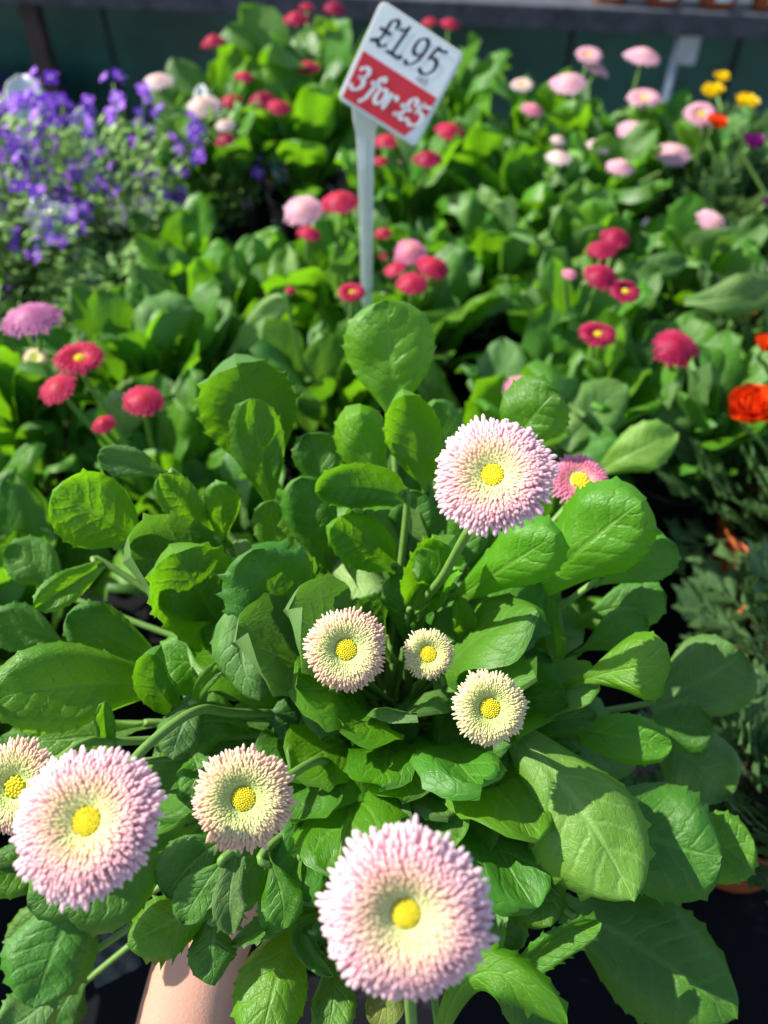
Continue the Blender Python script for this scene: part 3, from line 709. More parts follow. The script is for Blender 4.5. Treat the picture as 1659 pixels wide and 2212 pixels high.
for (xy, h, rad, nf, label, sd_) in PUR:
    xy = (xy[0] - .03, xy[1]); h += {1: .02, 5: -.01, 6: .0}.get(sd_, .05)
    r = random.Random(sd_ * 11)
    t = thing('violet_plant', label, 'potted plant', (xy[0], xy[1], BENCH + rise(xy[1]) + .001), 'violet flowered plants at the left')
    pot_parts(t, POT_H, POT_R, 'black_pot')
    o = sub('foliage', herb_leaves(620, rad, .075 + h * .5, sd_, .020), t, Matrix.Translation((0, 0, POT_H * .85)), kind='stuff')
    nf = int(nf * 1.35); ns = max(5, nf // 5); st = MB(); tips = []
    for i in range(ns + 10):
        a = r.uniform(0, 6.283); q = rad * math.sqrt(r.random()) * 1.25; hh = h * r.uniform(.45, 1.12) * (1 - .25 * (q / rad / 1.25) ** 2)
        b = V((math.cos(a) * q * .25, math.sin(a) * q * .25, POT_H * .85)); e = V((math.cos(a) * q, math.sin(a) * q, POT_H * .85 + hh))
        sub('stem', MB().tube(spline([b, b.lerp(e, .5) + V((0, 0, .012)), e], 3), [.0009] * 7, 4).mesh('stem', M['stem']), t)
        if i < ns: tips.append(e)
    for i in range(nf):
        e = tips[i % ns] + V((r.uniform(-.016, .016), r.uniform(-.016, .016), r.uniform(-.022, .008)))
        nrm = (V((r.uniform(-.8, .8), r.uniform(-1.2, .3), .7))).normalized()
        fo = sub('flower', FM, t, frame(nrm, e, r.uniform(0, 6)) @ Matrix.Scale(r.uniform(.0068, .0098), 4))
        sub('flower_eye', EM, fo)

# white plastic tags and clear film among them
def tag_mesh(wd, h, bend):
    mb = MB(); n = 14
    for j in range(n):
        t = (j / (n - 1)) ** .6; y = bend * t * t; z = h * t; hw = wd / 2 * (1 if t < .86 else math.sqrt(max(.05, 1 - ((t - .86) / .14) ** 2)))
        for k in range(5):
            u = -1 + k / 2; mb.v.append(V((u * hw, y - .12 * wd * u * u, z)))
    mb.f = [(j * 5 + k, j * 5 + k + 1, j * 5 + k + 6, j * 5 + k + 5) for j in range(n - 1) for k in range(4)]
    me = mb.mesh('plant_tag', M['white_plastic']); bm = bmesh.new(); bm.from_mesh(me)
    g = bmesh.ops.solidify(bm, geom=bm.faces[:], thickness=.0008); bm.to_mesh(me); bm.free(); return me
for (x, y, d, wd, h, lab) in ((18, 176, 1.02, .056, .17, 'rounded white plastic tag at the left edge above violet flowers'), (150, 250, 1.0, .030, .17, 'grey white plastic tag between the violet flowers'), (398, 196, 1.02, .024, .16, 'narrow white tag between the two pale blush flowers')):
    p = P(x, y, d); p.z -= h
    o = link('plant_tag', tag_mesh(wd, h, .02)); o.location = p; o.rotation_euler = (R(-14), 0, R(rnd.uniform(-15, 15)))
    o['label'] = lab; o['category'] = 'plant tag'; o['group'] = 'white plastic tags among the violet flowers'
def film_mesh(seed, sx, sy, h):
    r = random.Random(seed); n = 15; v = []
    hs = [[r.gauss(0, 1) for _ in range(n)] for _ in range(n)]
    for j in range(n):
        for i in range(n):
            a, b = i / (n - 1) - .5, j / (n - 1) - .5
            z = h * (1 - (a * a + b * b) * 2.2) + hs[j][i] * .0012 + .006 * math.sin(i * 1.1 + j * .5) + .004 * math.sin(j * .9 - i * .4) 
            v.append((a * sx + hs[i][j] * .0008, b * sy, max(z, .004)))
    f = [(j * n + i, j * n + i + 1, (j + 1) * n + i + 1, (j + 1) * n + i) for j in range(n - 1) for i in range(n - 1)]
    return mesh('plastic_film', v, f, M['film'])
for (x, y, d, s_, lab) in ((112, 500, .76, .042, 'crumpled clear plastic film lying left of the daisies'), (420, 300, 1.0, .03, 'wisp of clear plastic below the pale blush flower'), (240, 2050, .55, .032, 'scrap of clear plastic film on black fabric by the wrist')):
    p = P(x, y, d); o = link('plastic_film', film_mesh(int(x), s_, s_ * 1.2, .03 if x < 200 else .014)); o.location = p; o.rotation_euler = (R(20), R(8), R(30))
    o['label'] = lab; o['category'] = 'plastic film'

# ------------------------------------------------------------------ ranunculus, right
def ferny_leaf(seed):
    r = random.Random(seed); mb = MB(); z = V((0, 0, 1))
    def lobe(c, ang, L):
        d = V((math.sin(ang), math.cos(ang), r.uniform(-.1, .35))).normalized(); s_ = d.cross(z).normalized(); w_ = L * .26
        mb.add([c, c + d * L * .55 + s_ * w_ - z * .1 * L, c + d * L * .72 + s_ * w_ * 1.3, c + d * L * .8 + s_ * w_ * .4, c + d * L, c + d * L * .8 - s_ * w_ * .4, c + d * L * .72 - s_ * w_ * 1.3, c + d * L * .55 - s_ * w_ - z * .1 * L],
               [(0, 1, 3), (1, 2, 3), (0, 3, 5), (3, 4, 5), (0, 5, 7), (5, 6, 7)])
    mb.tube([V((0, 0, 0)), V((0, .3, .03)), V((0, .6, .02))], .012, 4)
    for (y, a, L) in ((.3, -.95, .34), (.3, .95, .34), (.48, -.75, .36), (.48, .75, .36), (.6, -.35, .38), (.6, .35, .38), (.6, 0, .42)):
        c = V((0, y, .03)); lobe(c, a + r.uniform(-.15, .15), L)
    return mb.mesh('leaf', M['fern'], False)
FERN = [ferny_leaf(k) for k in range(6)]
def r_petal(mat):
    v, n, m = [], 6, 5
    for j in range(n):
        t = j / (n - 1)
        for i in range(m):
            u = -1 + 2 * i / (m - 1); wd = .62 * math.sin(math.pi * (.12 + .72 * t)) ** .8
            v.append((u * wd, t * 1.0 - .12 * u * u * t, .30 * t * t + .22 * u * u))
    f = [(j * m + i, j * m + i + 1, (j + 1) * m + i + 1, (j + 1) * m + i) for j in range(n - 1) for i in range(m - 1)]
    return mesh('petal', v, f, M['r_' + mat])
RP = {}
def ranunculus_head(t, p, nrm, Rd, colr, n, seed):
    r = random.Random(seed)
    if colr not in RP: RP[colr] = r_petal(colr)
    cal = sub('flower_head', MB().lathe([(.0022, -Rd * .4), (Rd * .3, -Rd * .3), (Rd * .36, -Rd * .1), (Rd * .2, .0), (.0003, .0)], 12).mesh('receptacle', M['fern']), t, frame(nrm, p - WL[t.name], r.uniform(0, 6)))
    for i in range(n):
        x = (i + .5) / n; tilt = 78 - 72 * x; s_ = Rd * (.5 + .55 * x)
        m = Matrix.Rotation(i * 2.4, 4, 'Z') @ Matrix.Translation((0, -Rd * .08 * (1 - x), -Rd * .12 * x)) @ Matrix.Rotation(R(tilt + r.uniform(-6, 6)), 4, 'X') @ Matrix.Scale(s_ * r.uniform(.92, 1.06), 4)
        sub('petal', RP[colr], cal, m)
RAN = [('ranunculus with a big bright orange bloom cut by the right edge', (.375, .50), [(1622, 886, 116, 'redorange', .052, -.2, .5, 34)]),
       ('ranunculus with small orange bloom at the right edge above the big one', (.42, .64), [(1652, 746, 56, 'orange', .030, -.1, .3, 22)]),
       ('ranunculus with an orange bloom beneath a wide daisy leaf', (.40, .76), [(1590, 676, 80, 'orange', .037, 0, .1, 24), (1648, 592, 36, 'lilac', .02, 0, .3, 16)]),
       ('ranunculus with a dark plum bloom at the upper right', (.52, .87), [(1625, 313, 58, 'plum', .034, 0, .3, 22), (1655, 440, 30, 'plum', .02, 0, .3, 14)]),
       ('ranunculus with rusty orange bloom touching a pink daisy', (.45, 1.02), [(1545, 271, 56, 'redorange', .034, .2, .2, 22), (1642, 365, 36, 'orange', .026, 0, .1, 14)]),
       ('ranunculus with three yellow blooms against the dark gap', (.50, 1.16), [(1557, 172, 40, 'yellow', .028, 0, .2, 18), (1538, 205, 58, 'yellow', .038, -.1, .1, 22), (1608, 230, 64, 'yellow', .042, .1, .1, 24)])]
for k, (label, xy, fl_) in enumerate(RAN):
    r = random.Random(900 + k)
    t = thing('ranunculus', label, 'potted plant', (xy[0], xy[1], BENCH + rise(xy[1]) + .001), 'ranunculus in terracotta pots at the right')
    pot_parts(t, .095, .055, 'terracotta')
    for i in range(64):
        x = (i + .5) / 64; el = 82 - 70 * x + r.uniform(-10, 10); L = r.uniform(.075, .13); az = i * 2.39996
        sub('leaf', FERN[i % 6], t, Matrix.Translation((-math.sin(az) * .03 * x, math.cos(az) * .03 * x, .08 + .03 * (1 - x))) @ Matrix.Rotation(az, 4, 'Z') @ Matrix.Rotation(R(el), 4, 'X') @ Matrix.Scale(L, 4))
    top = V((xy[0], xy[1], BENCH + rise(xy[1]) + .085))
    for q, (x, y, px, colr, wd, tr, tc_, n) in enumerate(fl_):
        p = lift(x, y, 1660 * wd / px, -.05 if tc_ < .15 else .05 if colr == 'plum' else 0); wd = px / 1660 * (p - CAM).dot(cF); nrm = (V((tr, 0, 1)) + cdir(0, 0, 1) * tc_).normalized()
        ranunculus_head(t, p, nrm, wd / 2, colr, n, k * 10 + q)
        b = p - nrm * wd * .2
        stem(t, [top, b.lerp(top, .5) + V((0, 0, .02)), b - nrm * .012, b], .0022, .002, n=6)
for k, (X, y, lab) in enumerate(((.345, .36, 'dark ferny plant without blooms low at the right, in terracotta pot'), (.275, .24, 'nearest ferny plant without blooms, in shade by the right edge'), (.53, .72, 'ferny plant without blooms at the right edge beside plum ranunculus'))):
    r = random.Random(950 + k)
    t = thing('ranunculus', lab, 'potted plant', (X, y, BENCH + .001), 'ranunculus in terracotta pots at the right')
    pot_parts(t, .095, .055, 'terracotta')
    for i in range(54):
        x = (i + .5) / 54; el = 70 - 66 * x + r.uniform(-10, 10); L = r.uniform(.05, .10); az = i * 2.39996
        sub('leaf', FERN[i % 6], t, Matrix.Translation((-math.sin(az) * .03 * x, math.cos(az) * .03 * x, .075 + .02 * (1 - x))) @ Matrix.Rotation(az, 4, 'Z') @ Matrix.Rotation(R(el), 4, 'X') @ Matrix.Scale(L, 4))

# ------------------------------------------------------------------ price sign
SIGN = P(863, 166, .62)
ax = (cR * 161 + cD * 86 + cF * 31).normalized(); ay = -(cR * -134 + cD * 197 + cF * 150).normalized()
ay = (ay - ax * ay.dot(ax)).normalized(); an = ax.cross(ay).normalized()
CW, CH = .0750, .0775
foot = V((P(786, 262, .65).x + .001, SIGN.y + .025, BENCH + .075))
sg = thing('price_sign', 'white price card on a tall white stake reading 1.95 and 3 for 5 pounds', 'price sign', foot)
def cardpt(u, v, h): return SIGN + ax * u + ay * v + an * h
def rrect(wd, h, r, n=5):
    out = []
    for (sx, sy, a0) in ((1, 1, 0), (-1, 1, 90), (-1, -1, 180), (1, -1, 270)):
        for i in range(n):
            a = R(a0 + 90 * i / (n - 1)); out.append((sx * (wd / 2 - r) + r * math.cos(a), sy * (h / 2 - r) + r * math.sin(a)))
    return out
def plate(pts, h0, h1):
    n = len(pts); v = [cardpt(x, y, h0) for x, y in pts] + [cardpt(x, y, h1) for x, y in pts]
    return v, [tuple(range(n))[::-1], tuple(range(n, 2 * n))] + [(i, (i + 1) % n, n + (i + 1) % n, n + i) for i in range(n)]
mb = MB(); mb.add(*plate(rrect(CW, CH, .005), -.0012, .0012))
part('card', bevelled(mb.mesh('card', M['white_plastic'], False), .0006, 2), sg)
mb = MB(); mb.add(*plate(rrect(CW - .005, CH - .006, .003), .0013, .0016)); pp = part('price_paper', mb.mesh('price_paper', M['paper'], False), sg)
mb = MB(); hw, hh = CW / 2 - .0035, CH / 2 - .0035
red = [(-hw, .002), (-hw, -hh), (hw - .009, -hh), (hw - .0035, -hh + .013), (hw, -hh + .025), (hw, .002)]
mb.add(*plate([(x, y) for x, y in red], .0017, .0020)); rp = part('red_band', mb.mesh('red_band', M['red_print'], False), sg)
GL = {
 '£': (.74, [[(.70, .78), (.66, .94), (.50, .99), (.37, .86), (.36, .62), (.38, .36), (.30, .12), (.10, .03)], [(.06, .04), (.20, .13), (.36, .06), (.52, .0), (.70, .12)], [(.14, .50), (.60, .50)]]),
 '1': (.50, [[(.08, .80), (.24, .88), (.32, 1.0)], [(.32, 1.0), (.31, .5), (.30, .0)], [(.10, .0), (.52, .0)]]),
 '.': (.30, [[(.10, .04), (.14, .09), (.18, .04), (.14, .0), (.10, .04)]]),
 '9': (.68, [[(.58, .66), (.52, .90), (.34, 1.0), (.14, .90), (.08, .68), (.16, .46), (.34, .40), (.52, .50), (.58, .66)], [(.58, .70), (.56, .38), (.44, .12), (.24, .0), (.08, .05)]]),
 '5': (.64, [[(.60, 1.0), (.42, .95), (.22, .97)], [(.22, .97), (.18, .75), (.15, .55)], [(.15, .55), (.34, .62), (.54, .53), (.60, .30), (.46, .07), (.24, .0), (.06, .08)]]),
 '3': (.62, [[(.10, .84), (.24, .98), (.44, .96), (.52, .78), (.42, .60), (.24, .54)], [(.24, .54), (.48, .50), (.58, .28), (.46, .06), (.24, -.02), (.06, .08)]]),
 'f': (.50, [[(.56, .92), (.48, 1.02), (.36, .96), (.30, .70), (.26, .30), (.20, -.08), (.06, -.28)], [(.10, .62), (.50, .62)]]),
 'o': (.56, [[(.50, .34), (.44, .56), (.28, .64), (.12, .54), (.06, .30), (.14, .07), (.28, .0), (.44, .08), (.50, .34)]]),
 'r': (.50, [[(.10, .62), (.13, .30), (.12, .0)], [(.13, .40), (.24, .58), (.38, .64), (.48, .56)]]),
 'e': (.5, [[(.08, .32), (.46, .36), (.40, .58), (.24, .64), (.08, .50), (.06, .24), (.20, .02), (.44, .10)]]),
 'a': (.5, [[(.42, .50), (.24, .64), (.08, .42), (.10, .10), (.26, .0), (.42, .20)], [(.44, .62), (.42, .0)]]),
 'c': (.46, [[(.42, .52), (.26, .64), (.08, .48), (.06, .2), (.22, .0), (.42, .1)]]),
 'h': (.54, [[(.10, 1.0), (.09, .0)], [(.10, .42), (.28, .62), (.42, .50), (.42, .0)]]),
 ' ': (.20, []),
}
def lettering(text, x0, y0, size, h, mat, parent, stroke, nib=35, slant=.16, thin=.35, sx=.8, gap=1.1):
    mb = MB(); x = x0
    for ch in text:
        wd, strokes = GL[ch]
        for st in strokes:
            sp = spline([(a, b, 0) for a, b in st], 6); L, Rr = [], []
            for i, q in enumerate(sp):
                d = sp[min(i + 1, len(sp) - 1)] - sp[max(i - 1, 0)]; a = math.atan2(d.y, d.x)
                k = stroke * (thin + (1 - thin) * abs(math.sin(a - R(nib)))) * .5
                nx_, ny_ = -math.sin(a), math.cos(a)
                for s_, lst in ((1, L), (-1, Rr)):
                    px_, py_ = q.x + nx_ * k * s_, q.y + ny_ * k * s_
                    lst.append((x + (px_ * sx + py_ * slant) * size, y0 + py_ * size))
            n = len(L); v = [cardpt(*a, h) for a in L] + [cardpt(*a, h) for a in Rr]
            mb.add(v, [(i, n + i, n + i + 1, i + 1) for i in range(n - 1)])
            for e in (0, -1):            # round ball ends
                q = sp[e]; rr_ = stroke * .42
                c = [(x + ((q.x + rr_ * math.cos(a)) * sx + (q.y + rr_ * math.sin(a)) * slant) * size, y0 + (q.y + rr_ * math.sin(a)) * size) for a in [j * math.pi / 5 for j in range(10)]]
                mb.add([cardpt(*a, h + .00004 * (1 + len(mb.v) % 3)) for a in c], [tuple(range(10))])
        x += wd * sx * size * gap
    return part('lettering', mb.mesh('lettering', M[mat], False), parent)
o = lettering('£1.95', -.0330, .0110, .0220, .00185, 'black_print', pp, .16)
o = lettering('each', .0125, .0048, .0054, .00185, 'grey_print', pp, .16)
o = lettering('3 for £5', -.0335, -.0255, .0185, .00225, 'paper', rp, .22, thin=.45, sx=.86, gap=1.02)
for q in (pp, rp):
    for c in q.children: c.matrix_parent_inverse = Matrix.Identity(4)
# stake: flat bar widening into a shoulder under the card
top = cardpt(-.013, -CH / 2 + .003, -.0034)
mb = MB(); pts = [(top, .0125), (top + V((0, .003, -.009)), .0105), (top + V((0, .006, -.022)), .0080), (top.lerp(foot, .15), .0068), (top.lerp(foot, .4), .0058), (top.lerp(foot, .7), .0056), (foot, .0054)]
for p, hw_ in pts:
    for sx, dy in ((-1, -.0018), (1, -.0018), (1, .0018), (-1, .0018)): mb.v.append(p + (ax * (sx * hw_) + an * -dy if p is top else V((sx * hw_, dy, 0))))
mb.f = [(i * 4 + j, i * 4 + (j + 1) % 4, i * 4 + 4 + (j + 1) % 4, i * 4 + 4 + j) for i in range(len(pts) - 1) for j in range(4)] + [(0, 1, 2, 3), tuple(range(len(mb.v) - 4, len(mb.v)))]
part('stake', bevelled(mb.mesh('stake', M['white_plastic'], False), .0005, 1), sg)
mb = MB(); mb.v = []
for p, hw_ in pts[2:]:
    for sx, dy in ((-.12, -.0042), (.12, -.0042), (.12, -.0016), (-.12, -.0016)): mb.v.append(p + V((sx * hw_, dy, 0)))
mb.f = [(i * 4 + j, i * 4 + (j + 1) % 4, i * 4 + 4 + (j + 1) % 4, i * 4 + 4 + j) for i in range(len(pts) - 3) for j in range(4)] + [(0, 1, 2, 3), tuple(range(len(mb.v) - 4, len(mb.v)))]
part('stake_rib', mb.mesh('stake_rib', M['white_plastic'], False), sg)

# ------------------------------------------------------------------ the held plant
CROWN = P(850, 1530, .430)
POTC = CROWN + V((0, .012, -.018)); HPH = .085
hp = thing('held_daisy', 'large potted daisy held up to the camera with pink and peach pompoms', 'potted plant', (POTC.x, POTC.y, POTC.z - HPH * .86))
pot_parts(hp, HPH, .050, 'black_pot')
#  base (x, y, d), middle, tip, width px, options
LV = [
 ((852, 905, .445), (845, 785, .435), (833, 648, .425), 205, dict(cup=-.05, curl=.15, wave=.05, quilt=.05, pet=.06)),
 ((585, 1060, .455), (540, 900, .445), (505, 762, .43), 215, dict(cup=.25, curl=-.35, m='leaf_deep', pet=.06, tooth=.07)),
 ((588, 1110, .43), (565, 985, .42), (540, 858, .405), 118, dict(cup=.2, curl=.2, quilt=.05, pet=.08)),
 ((850, 1080, .425), (795, 985, .415), (778, 893, .405), 130, dict(cup=-.2, curl=.4, fold=-.15, pet=.05)),
 ((930, 1075, .43), (900, 955, .42), (868, 836, .405), 125, dict(cup=.25, curl=-.2, fold=.15, pet=.08)),
 ((985, 1060, .44), (965, 960, .44), (940, 868, .43), 90, dict(m='leaf_deep')),
 ((880, 1075, .405), (785, 1052, .39), (686, 1062, .385), 108, dict(cup=.35, curl=-.6, m='leaf_deep', pet=.0, wave=.12)),
 ((860, 1235, .41), (785, 1175, .395), (703, 1135, .385), 118, dict(cup=.3, curl=-.3, pet=.05)),
 ((730, 1270, .425), (680, 1150, .41), (650, 1030, .40), 125, dict(cup=.1, curl=.3, m='leaf_deep', quilt=.06)),
 ((640, 1270, .42), (600, 1165, .415), (585, 1080, .41), 95, dict(cup=.2)),
 ((720, 1110, .44), (690, 1010, .435), (668, 935, .43), 110, dict(m='leaf_deep', cup=.2)),
 ((345, 1195, .42), (225, 1120, .40), (112, 1058, .385), 165, dict(cup=.3, curl=-.2, quilt=.06)),
 ((392, 1035, .43), (300, 1003, .415), (210, 985, .405), 72, dict(cup=.3, m='leaf_grey', roll=12)),
 ((465, 1175, .42), (400, 1095, .405), (345, 1022, .395), 95, dict(fold=.5, cup=.1, pet=.02)),
 ((490, 1185, .42), (478, 1110, .41), (490, 1045, .40), 84, dict(cup=.2, pet=.1)),
 ((545, 1350, .425), (390, 1230, .405), (265, 1215, .39), 215, dict(cup=.45, curl=-.3, m='leaf_grey', quilt=.03, pet=.03)),
 ((515, 1405, .41), (430, 1280, .385), (365, 1174, .37), 200, dict(cup=.3, curl=-.25, quilt=.04, pet=.03, tooth=.06)),
 ((705, 1450, .405), (610, 1310, .375), (545, 1185, .36), 225, dict(cup=.12, curl=.2, m='leaf_deep', quilt=.05, pet=.03, tooth=.06, point=.5)),
 ((540, 1295, .375), (520, 1400, .355), (560, 1515, .35), 135, dict(cup=-.35, curl=.5, m='leaf_grey', pet=.0, twist=70, wave=.16)),
 ((350, 1480, .395), (170, 1480, .365), (-18, 1510, .345), 205, dict(cup=.2, curl=.35, quilt=.055, pet=.02, wave=.05)),
 ((395, 1545, .385), (335, 1470, .375), (350, 1392, .37), 88, dict(cup=.55, curl=-.5, m='leaf_deep', pet=.0)),
 ((445, 1480, .38), (395, 1565, .365), (372, 1640, .36), 110, dict(cup=-.1, curl=.4, m='leaf_grey', pet=.02)),
 ((420, 1530, .375), (445, 1470, .365), (500, 1420, .365), 42, dict(fold=.5, pet=0, twist=60)),
 ((245, 1650, .365), (228, 1580, .36), (226, 1512, .355), 50, dict(fold=.6, pet=.0)),
 ((700, 1440, .40), (660, 1530, .385), (625, 1622, .38), 140, dict(cup=.1, m='leaf_deep', pet=.02, tooth=.1)),
 ((750, 1450, .39), (725, 1530, .38), (690, 1605, .375), 60, dict(fold=.5, pet=0, tooth=.22, wave=.2)),
 ((950, 1465, .40), (995, 1580, .375), (1050, 1712, .355), 165, dict(cup=.05, m='leaf_deep', pet=.03, quilt=.03)),
 ((1085, 1560, .375), (1235, 1720, .345), (1370, 1948, .325), 275, dict(cup=-.28, curl=.3, quilt=.03, pet=.06, tooth=.05, wave=.02, roll=-6, m='leaf_light')),
 ((1200, 1720, .375), (1400, 1810, .365), (1560, 1850, .355), 255, dict(cup=-.1, curl=.2, m='leaf_deep', pet=.05)),
 ((1420, 1880, .385), (1540, 1840, .38), (1628, 1815, .375), 150, dict(cup=.1, curl=.2, pet=.0)),
 ((1075, 1775, .375), (1130, 1880, .355), (1190, 2002, .34), 150, dict(cup=-.35, curl=.35, pet=.03, wave=.12, quilt=.05)),
 ((1030, 1870, .37), (1075, 1970, .365), (1105, 2060, .36), 115, dict(m='leaf_deep')),
 ((1085, 2125, .36), (1180, 2045, .35), (1290, 1985, .35), 85, dict(fold=.6, pet=.0, roll=30, tooth=.12)),
 ((1215, 1960, .395), (1400, 2060, .385), (1590, 2200, .375), 270, dict(cup=-.15, curl=.3, m='leaf_deep', pet=.04, quilt=.03)),
 ((950, 2240, .33), (1050, 2100, .315), (1225, 2215, .305), 110, dict(cup=-.2, curl=.4, wave=.25, pet=.0, tooth=.12)),
 ((655, 1975, .37), (605, 2090, .345), (560, 2270, .325), 170, dict(cup=-.15, fold=-.12, quilt=.05, pet=.03, m='leaf')),
 ((690, 2030, .37), (720, 2130, .355), (700, 2250, .34), 100, dict(m='leaf_deep')),
 ((760, 1960, .36), (630, 1985, .34), (505, 2045, .335), 66, dict(fold=.5, m='leaf_deep', roll=35, pet=0, tooth=.1)),
 ((690, 1990, .355), (650, 2030, .35), (720, 2110, .34), 50, dict(m='leaf_deep', fold=.4, pet=0)),
 ((525, 1815, .335), (498, 1920, .325), (502, 2018, .32), 78, dict(fold=.25, m='leaf_grey', pet=.0, tooth=.16, wave=.12)),
 ((570, 1830, .36), (545, 1900, .355), (520, 1970, .35), 60, dict(fold=.3)),
 ((420, 1770, .36), (275, 1890, .325), (140, 1975, .31), 165, dict(cup=-.1, curl=.25, m='leaf_deep', pet=.03, quilt=.04)),
 ((470, 1935, .345), (365, 1995, .335), (275, 2040, .33), 135, dict(cup=-.2, pet=.0, wave=.12, tooth=.12)),
 ((470, 1965, .345), (458, 2050, .335), (465, 2128, .333), 110, dict(m='leaf_deep', cup=-.3, pet=0)),
 ((415, 1995, .35), (440, 2050, .345), (425, 2110, .34), 50, dict(fold=.4, pet=0, tooth=.15)),
 ((190, 1890, .41), (125, 2030, .395), (70, 2178, .385), 205, dict(cup=-.1, m='leaf_deep', pet=.04)),
 ((140, 2100, .41), (80, 2180, .40), (-10, 2230, .39), 130, dict(m='leaf_grey')),
 ((600, 1640, .38), (690, 1690, .365), (775, 1760, .36), 130, dict(m='leaf_deep', tooth=.1)),
 ((850, 1640, .385), (915, 1720, .365), (985, 1830, .35), 170, dict(m='leaf_deep', cup=.2, curl=-.3)),
 ((810, 1840, .365), (825, 1760, .355), (835, 1690, .355), 46, dict(fold=.4, pet=0)),
 ((975, 1300, .41), (1090, 1225, .375), (1200, 1155, .355), 150, dict(cup=-.2, curl=.25, quilt=.03, pet=.06, tooth=.06)),
 ((1105, 1330, .415), (1250, 1190, .385), (1385, 1085, .365), 210, dict(cup=-.2, curl=.25, quilt=.04, pet=.10, tooth=.06, m='leaf')),
 ((1280, 1260, .42), (1385, 1215, .405), (1462, 1180, .40), 105, dict(m='leaf_deep', pet=.05)),
 ((1095, 1010, .44), (1140, 915, .425), (1205, 845, .415), 160, dict(cup=-.1, curl=.2, quilt=.05, pet=.08)),
 ((1120, 1515, .40), (1310, 1455, .36), (1450, 1440, .345), 150, dict(cup=-.1, curl=.2, quilt=.05, pet=.36, tooth=.05)),
 ((1400, 1520, .455), (1520, 1465, .45), (1605, 1410, .445), 185, dict(m='leaf_grey', pet=.0, tooth=.02, quilt=.03)),
 ((1410, 1590, .45), (1500, 1645, .44), (1575, 1720, .435), 175, dict(m='leaf_grey', pet=.0, tooth=.02, quilt=.03)),
 ((1180, 1560, .395), (1330, 1590, .38), (1450, 1610, .375), 110, dict(pet=.05, cup=.1)),
 ((1060, 1580, .39), (1180, 1560, .38), (1290, 1545, .375), 80, dict(m='leaf_deep', pet=.0)),
 ((880, 1330, .40), (935, 1230, .385), (985, 1155, .375), 110, dict(cup=.35, curl=-.3, wave=.25, pet=.02, tooth=.1)),
 ((915, 1320, .40), (940, 1260, .38), (900, 1190, .375), 80, dict(wave=.3, cup=.3, pet=.0, tooth=.1)),
 ((700, 1200, .43), (765, 1255, .405), (790, 1300, .395), 110, dict(wave=.3, cup=-.3, pet=.0, m='leaf_pale', tooth=.12)),
 ((1000, 1430, .405), (1010, 1370, .395), (990, 1290, .385), 60, dict(wave=.2, fold=.4, pet=0)),
 ((1205, 1500, .41), (1200, 1390, .40), (1190, 1290, .395), 44, dict(fold=.4, wave=.2, pet=0)),
 ((1010, 1470, .42), (1060, 1400, .415), (1100, 1330, .41), 120, dict(m='leaf_deep')),
 ((1120, 1470, .42), (1130, 1410, .42), (1150, 1340, .41), 120, dict(m='leaf_deep')),
 ((225, 1215, .425), (150, 1265, .40), (78, 1312, .39), 78, dict(fold=.3, pet=.0, cup=.1)),
 ((345, 1430, .41), (235, 1375, .395), (145, 1330, .385), 120, dict(m='leaf_deep', pet=.02)),
 ((610, 1240, .425), (540, 1195, .42), (515, 1165, .42), 40, dict(m='leaf_pale', pet=0)),
 ((860, 2110, .35), (835, 2160, .352), (790, 2180, .35), 90, dict(m='leaf_yellow', cup=-.05, curl=.05, pet=.0, tooth=.0)),
 ((1010, 2010, .36), (1120, 2130, .36), (1190, 2230, .355), 130, dict(m='leaf_deep')),
 ((560, 1740, .38), (640, 1800, .365), (690, 1880, .36), 130, dict(m='leaf_deep', wave=.14)),
 ((420, 1690, .385), (350, 1760, .375), (330, 1850, .37), 120, dict(m='leaf_deep')),
 ((90, 1760, .40), (60, 1850, .39), (20, 1930, .385), 150, dict(m='leaf_deep')),
 ((330, 1600, .395), (420, 1640, .38), (395, 1730, .37), 90, dict(m='leaf')),
 ((560, 1600, .40), (480, 1560, .385), (380, 1580, .38), 130, dict(m='leaf_deep')),
 ((560, 1500, .41), (450, 1440, .40), (340, 1430, .395), 150, dict(m='leaf')),
 ((520, 1800, .345), (430, 1850, .335), (360, 1935, .33), 130, dict(m='leaf_deep', wave=.12)),
 ((600, 1790, .35), (545, 1870, .335), (480, 1960, .33), 110, dict(m='leaf', wave=.1)),
 ((660, 1830, .35), (620, 1910, .338), (575, 2010, .333), 100, dict(m='leaf', fold=.2)),
 ((480, 1790, .375), (400, 1830, .37), (300, 1850, .365), 90, dict(m='leaf')),
 ((640, 1890, .37), (680, 1950, .365), (690, 2040, .36), 110, dict(m='leaf_deep')),
 ((850, 1430, .415), (800, 1350, .40), (770, 1290, .39), 110, dict(m='leaf_deep', cup=.2)),
 ((870, 1420, .415), (880, 1330, .40), (850, 1240, .395), 100, dict(m='leaf_deep', cup=.2)),
 ((900, 1480, .405), (870, 1560, .39), (800, 1620, .385), 120, dict(m='leaf_deep')),
 ((930, 1440, .41), (960, 1370, .40), (1010, 1310, .395), 90, dict(m='leaf_deep')),
 ((1000, 1500, .41), (1090, 1470, .40), (1190, 1420, .395), 120, dict(m='leaf_deep', cup=.2)),
 ((900, 1260, .425), (890, 1150, .42), (905, 1060, .415), 105, dict(m='leaf_deep', cup=.2)),
 ((970, 1290, .425), (1000, 1180, .42), (1010, 1090, .415), 105, dict(m='leaf_deep')),
 ((1060, 1230, .43), (1060, 1130, .425), (1090, 1060, .42), 120, dict(m='leaf_deep')),
 ((820, 1560, .40), (760, 1590, .385), (700, 1640, .38), 110, dict(m='leaf_deep', tooth=.1)),
 ((1230, 1340, .44), (1340, 1310, .43), (1440, 1290, .425), 110, dict(m='leaf_deep')),
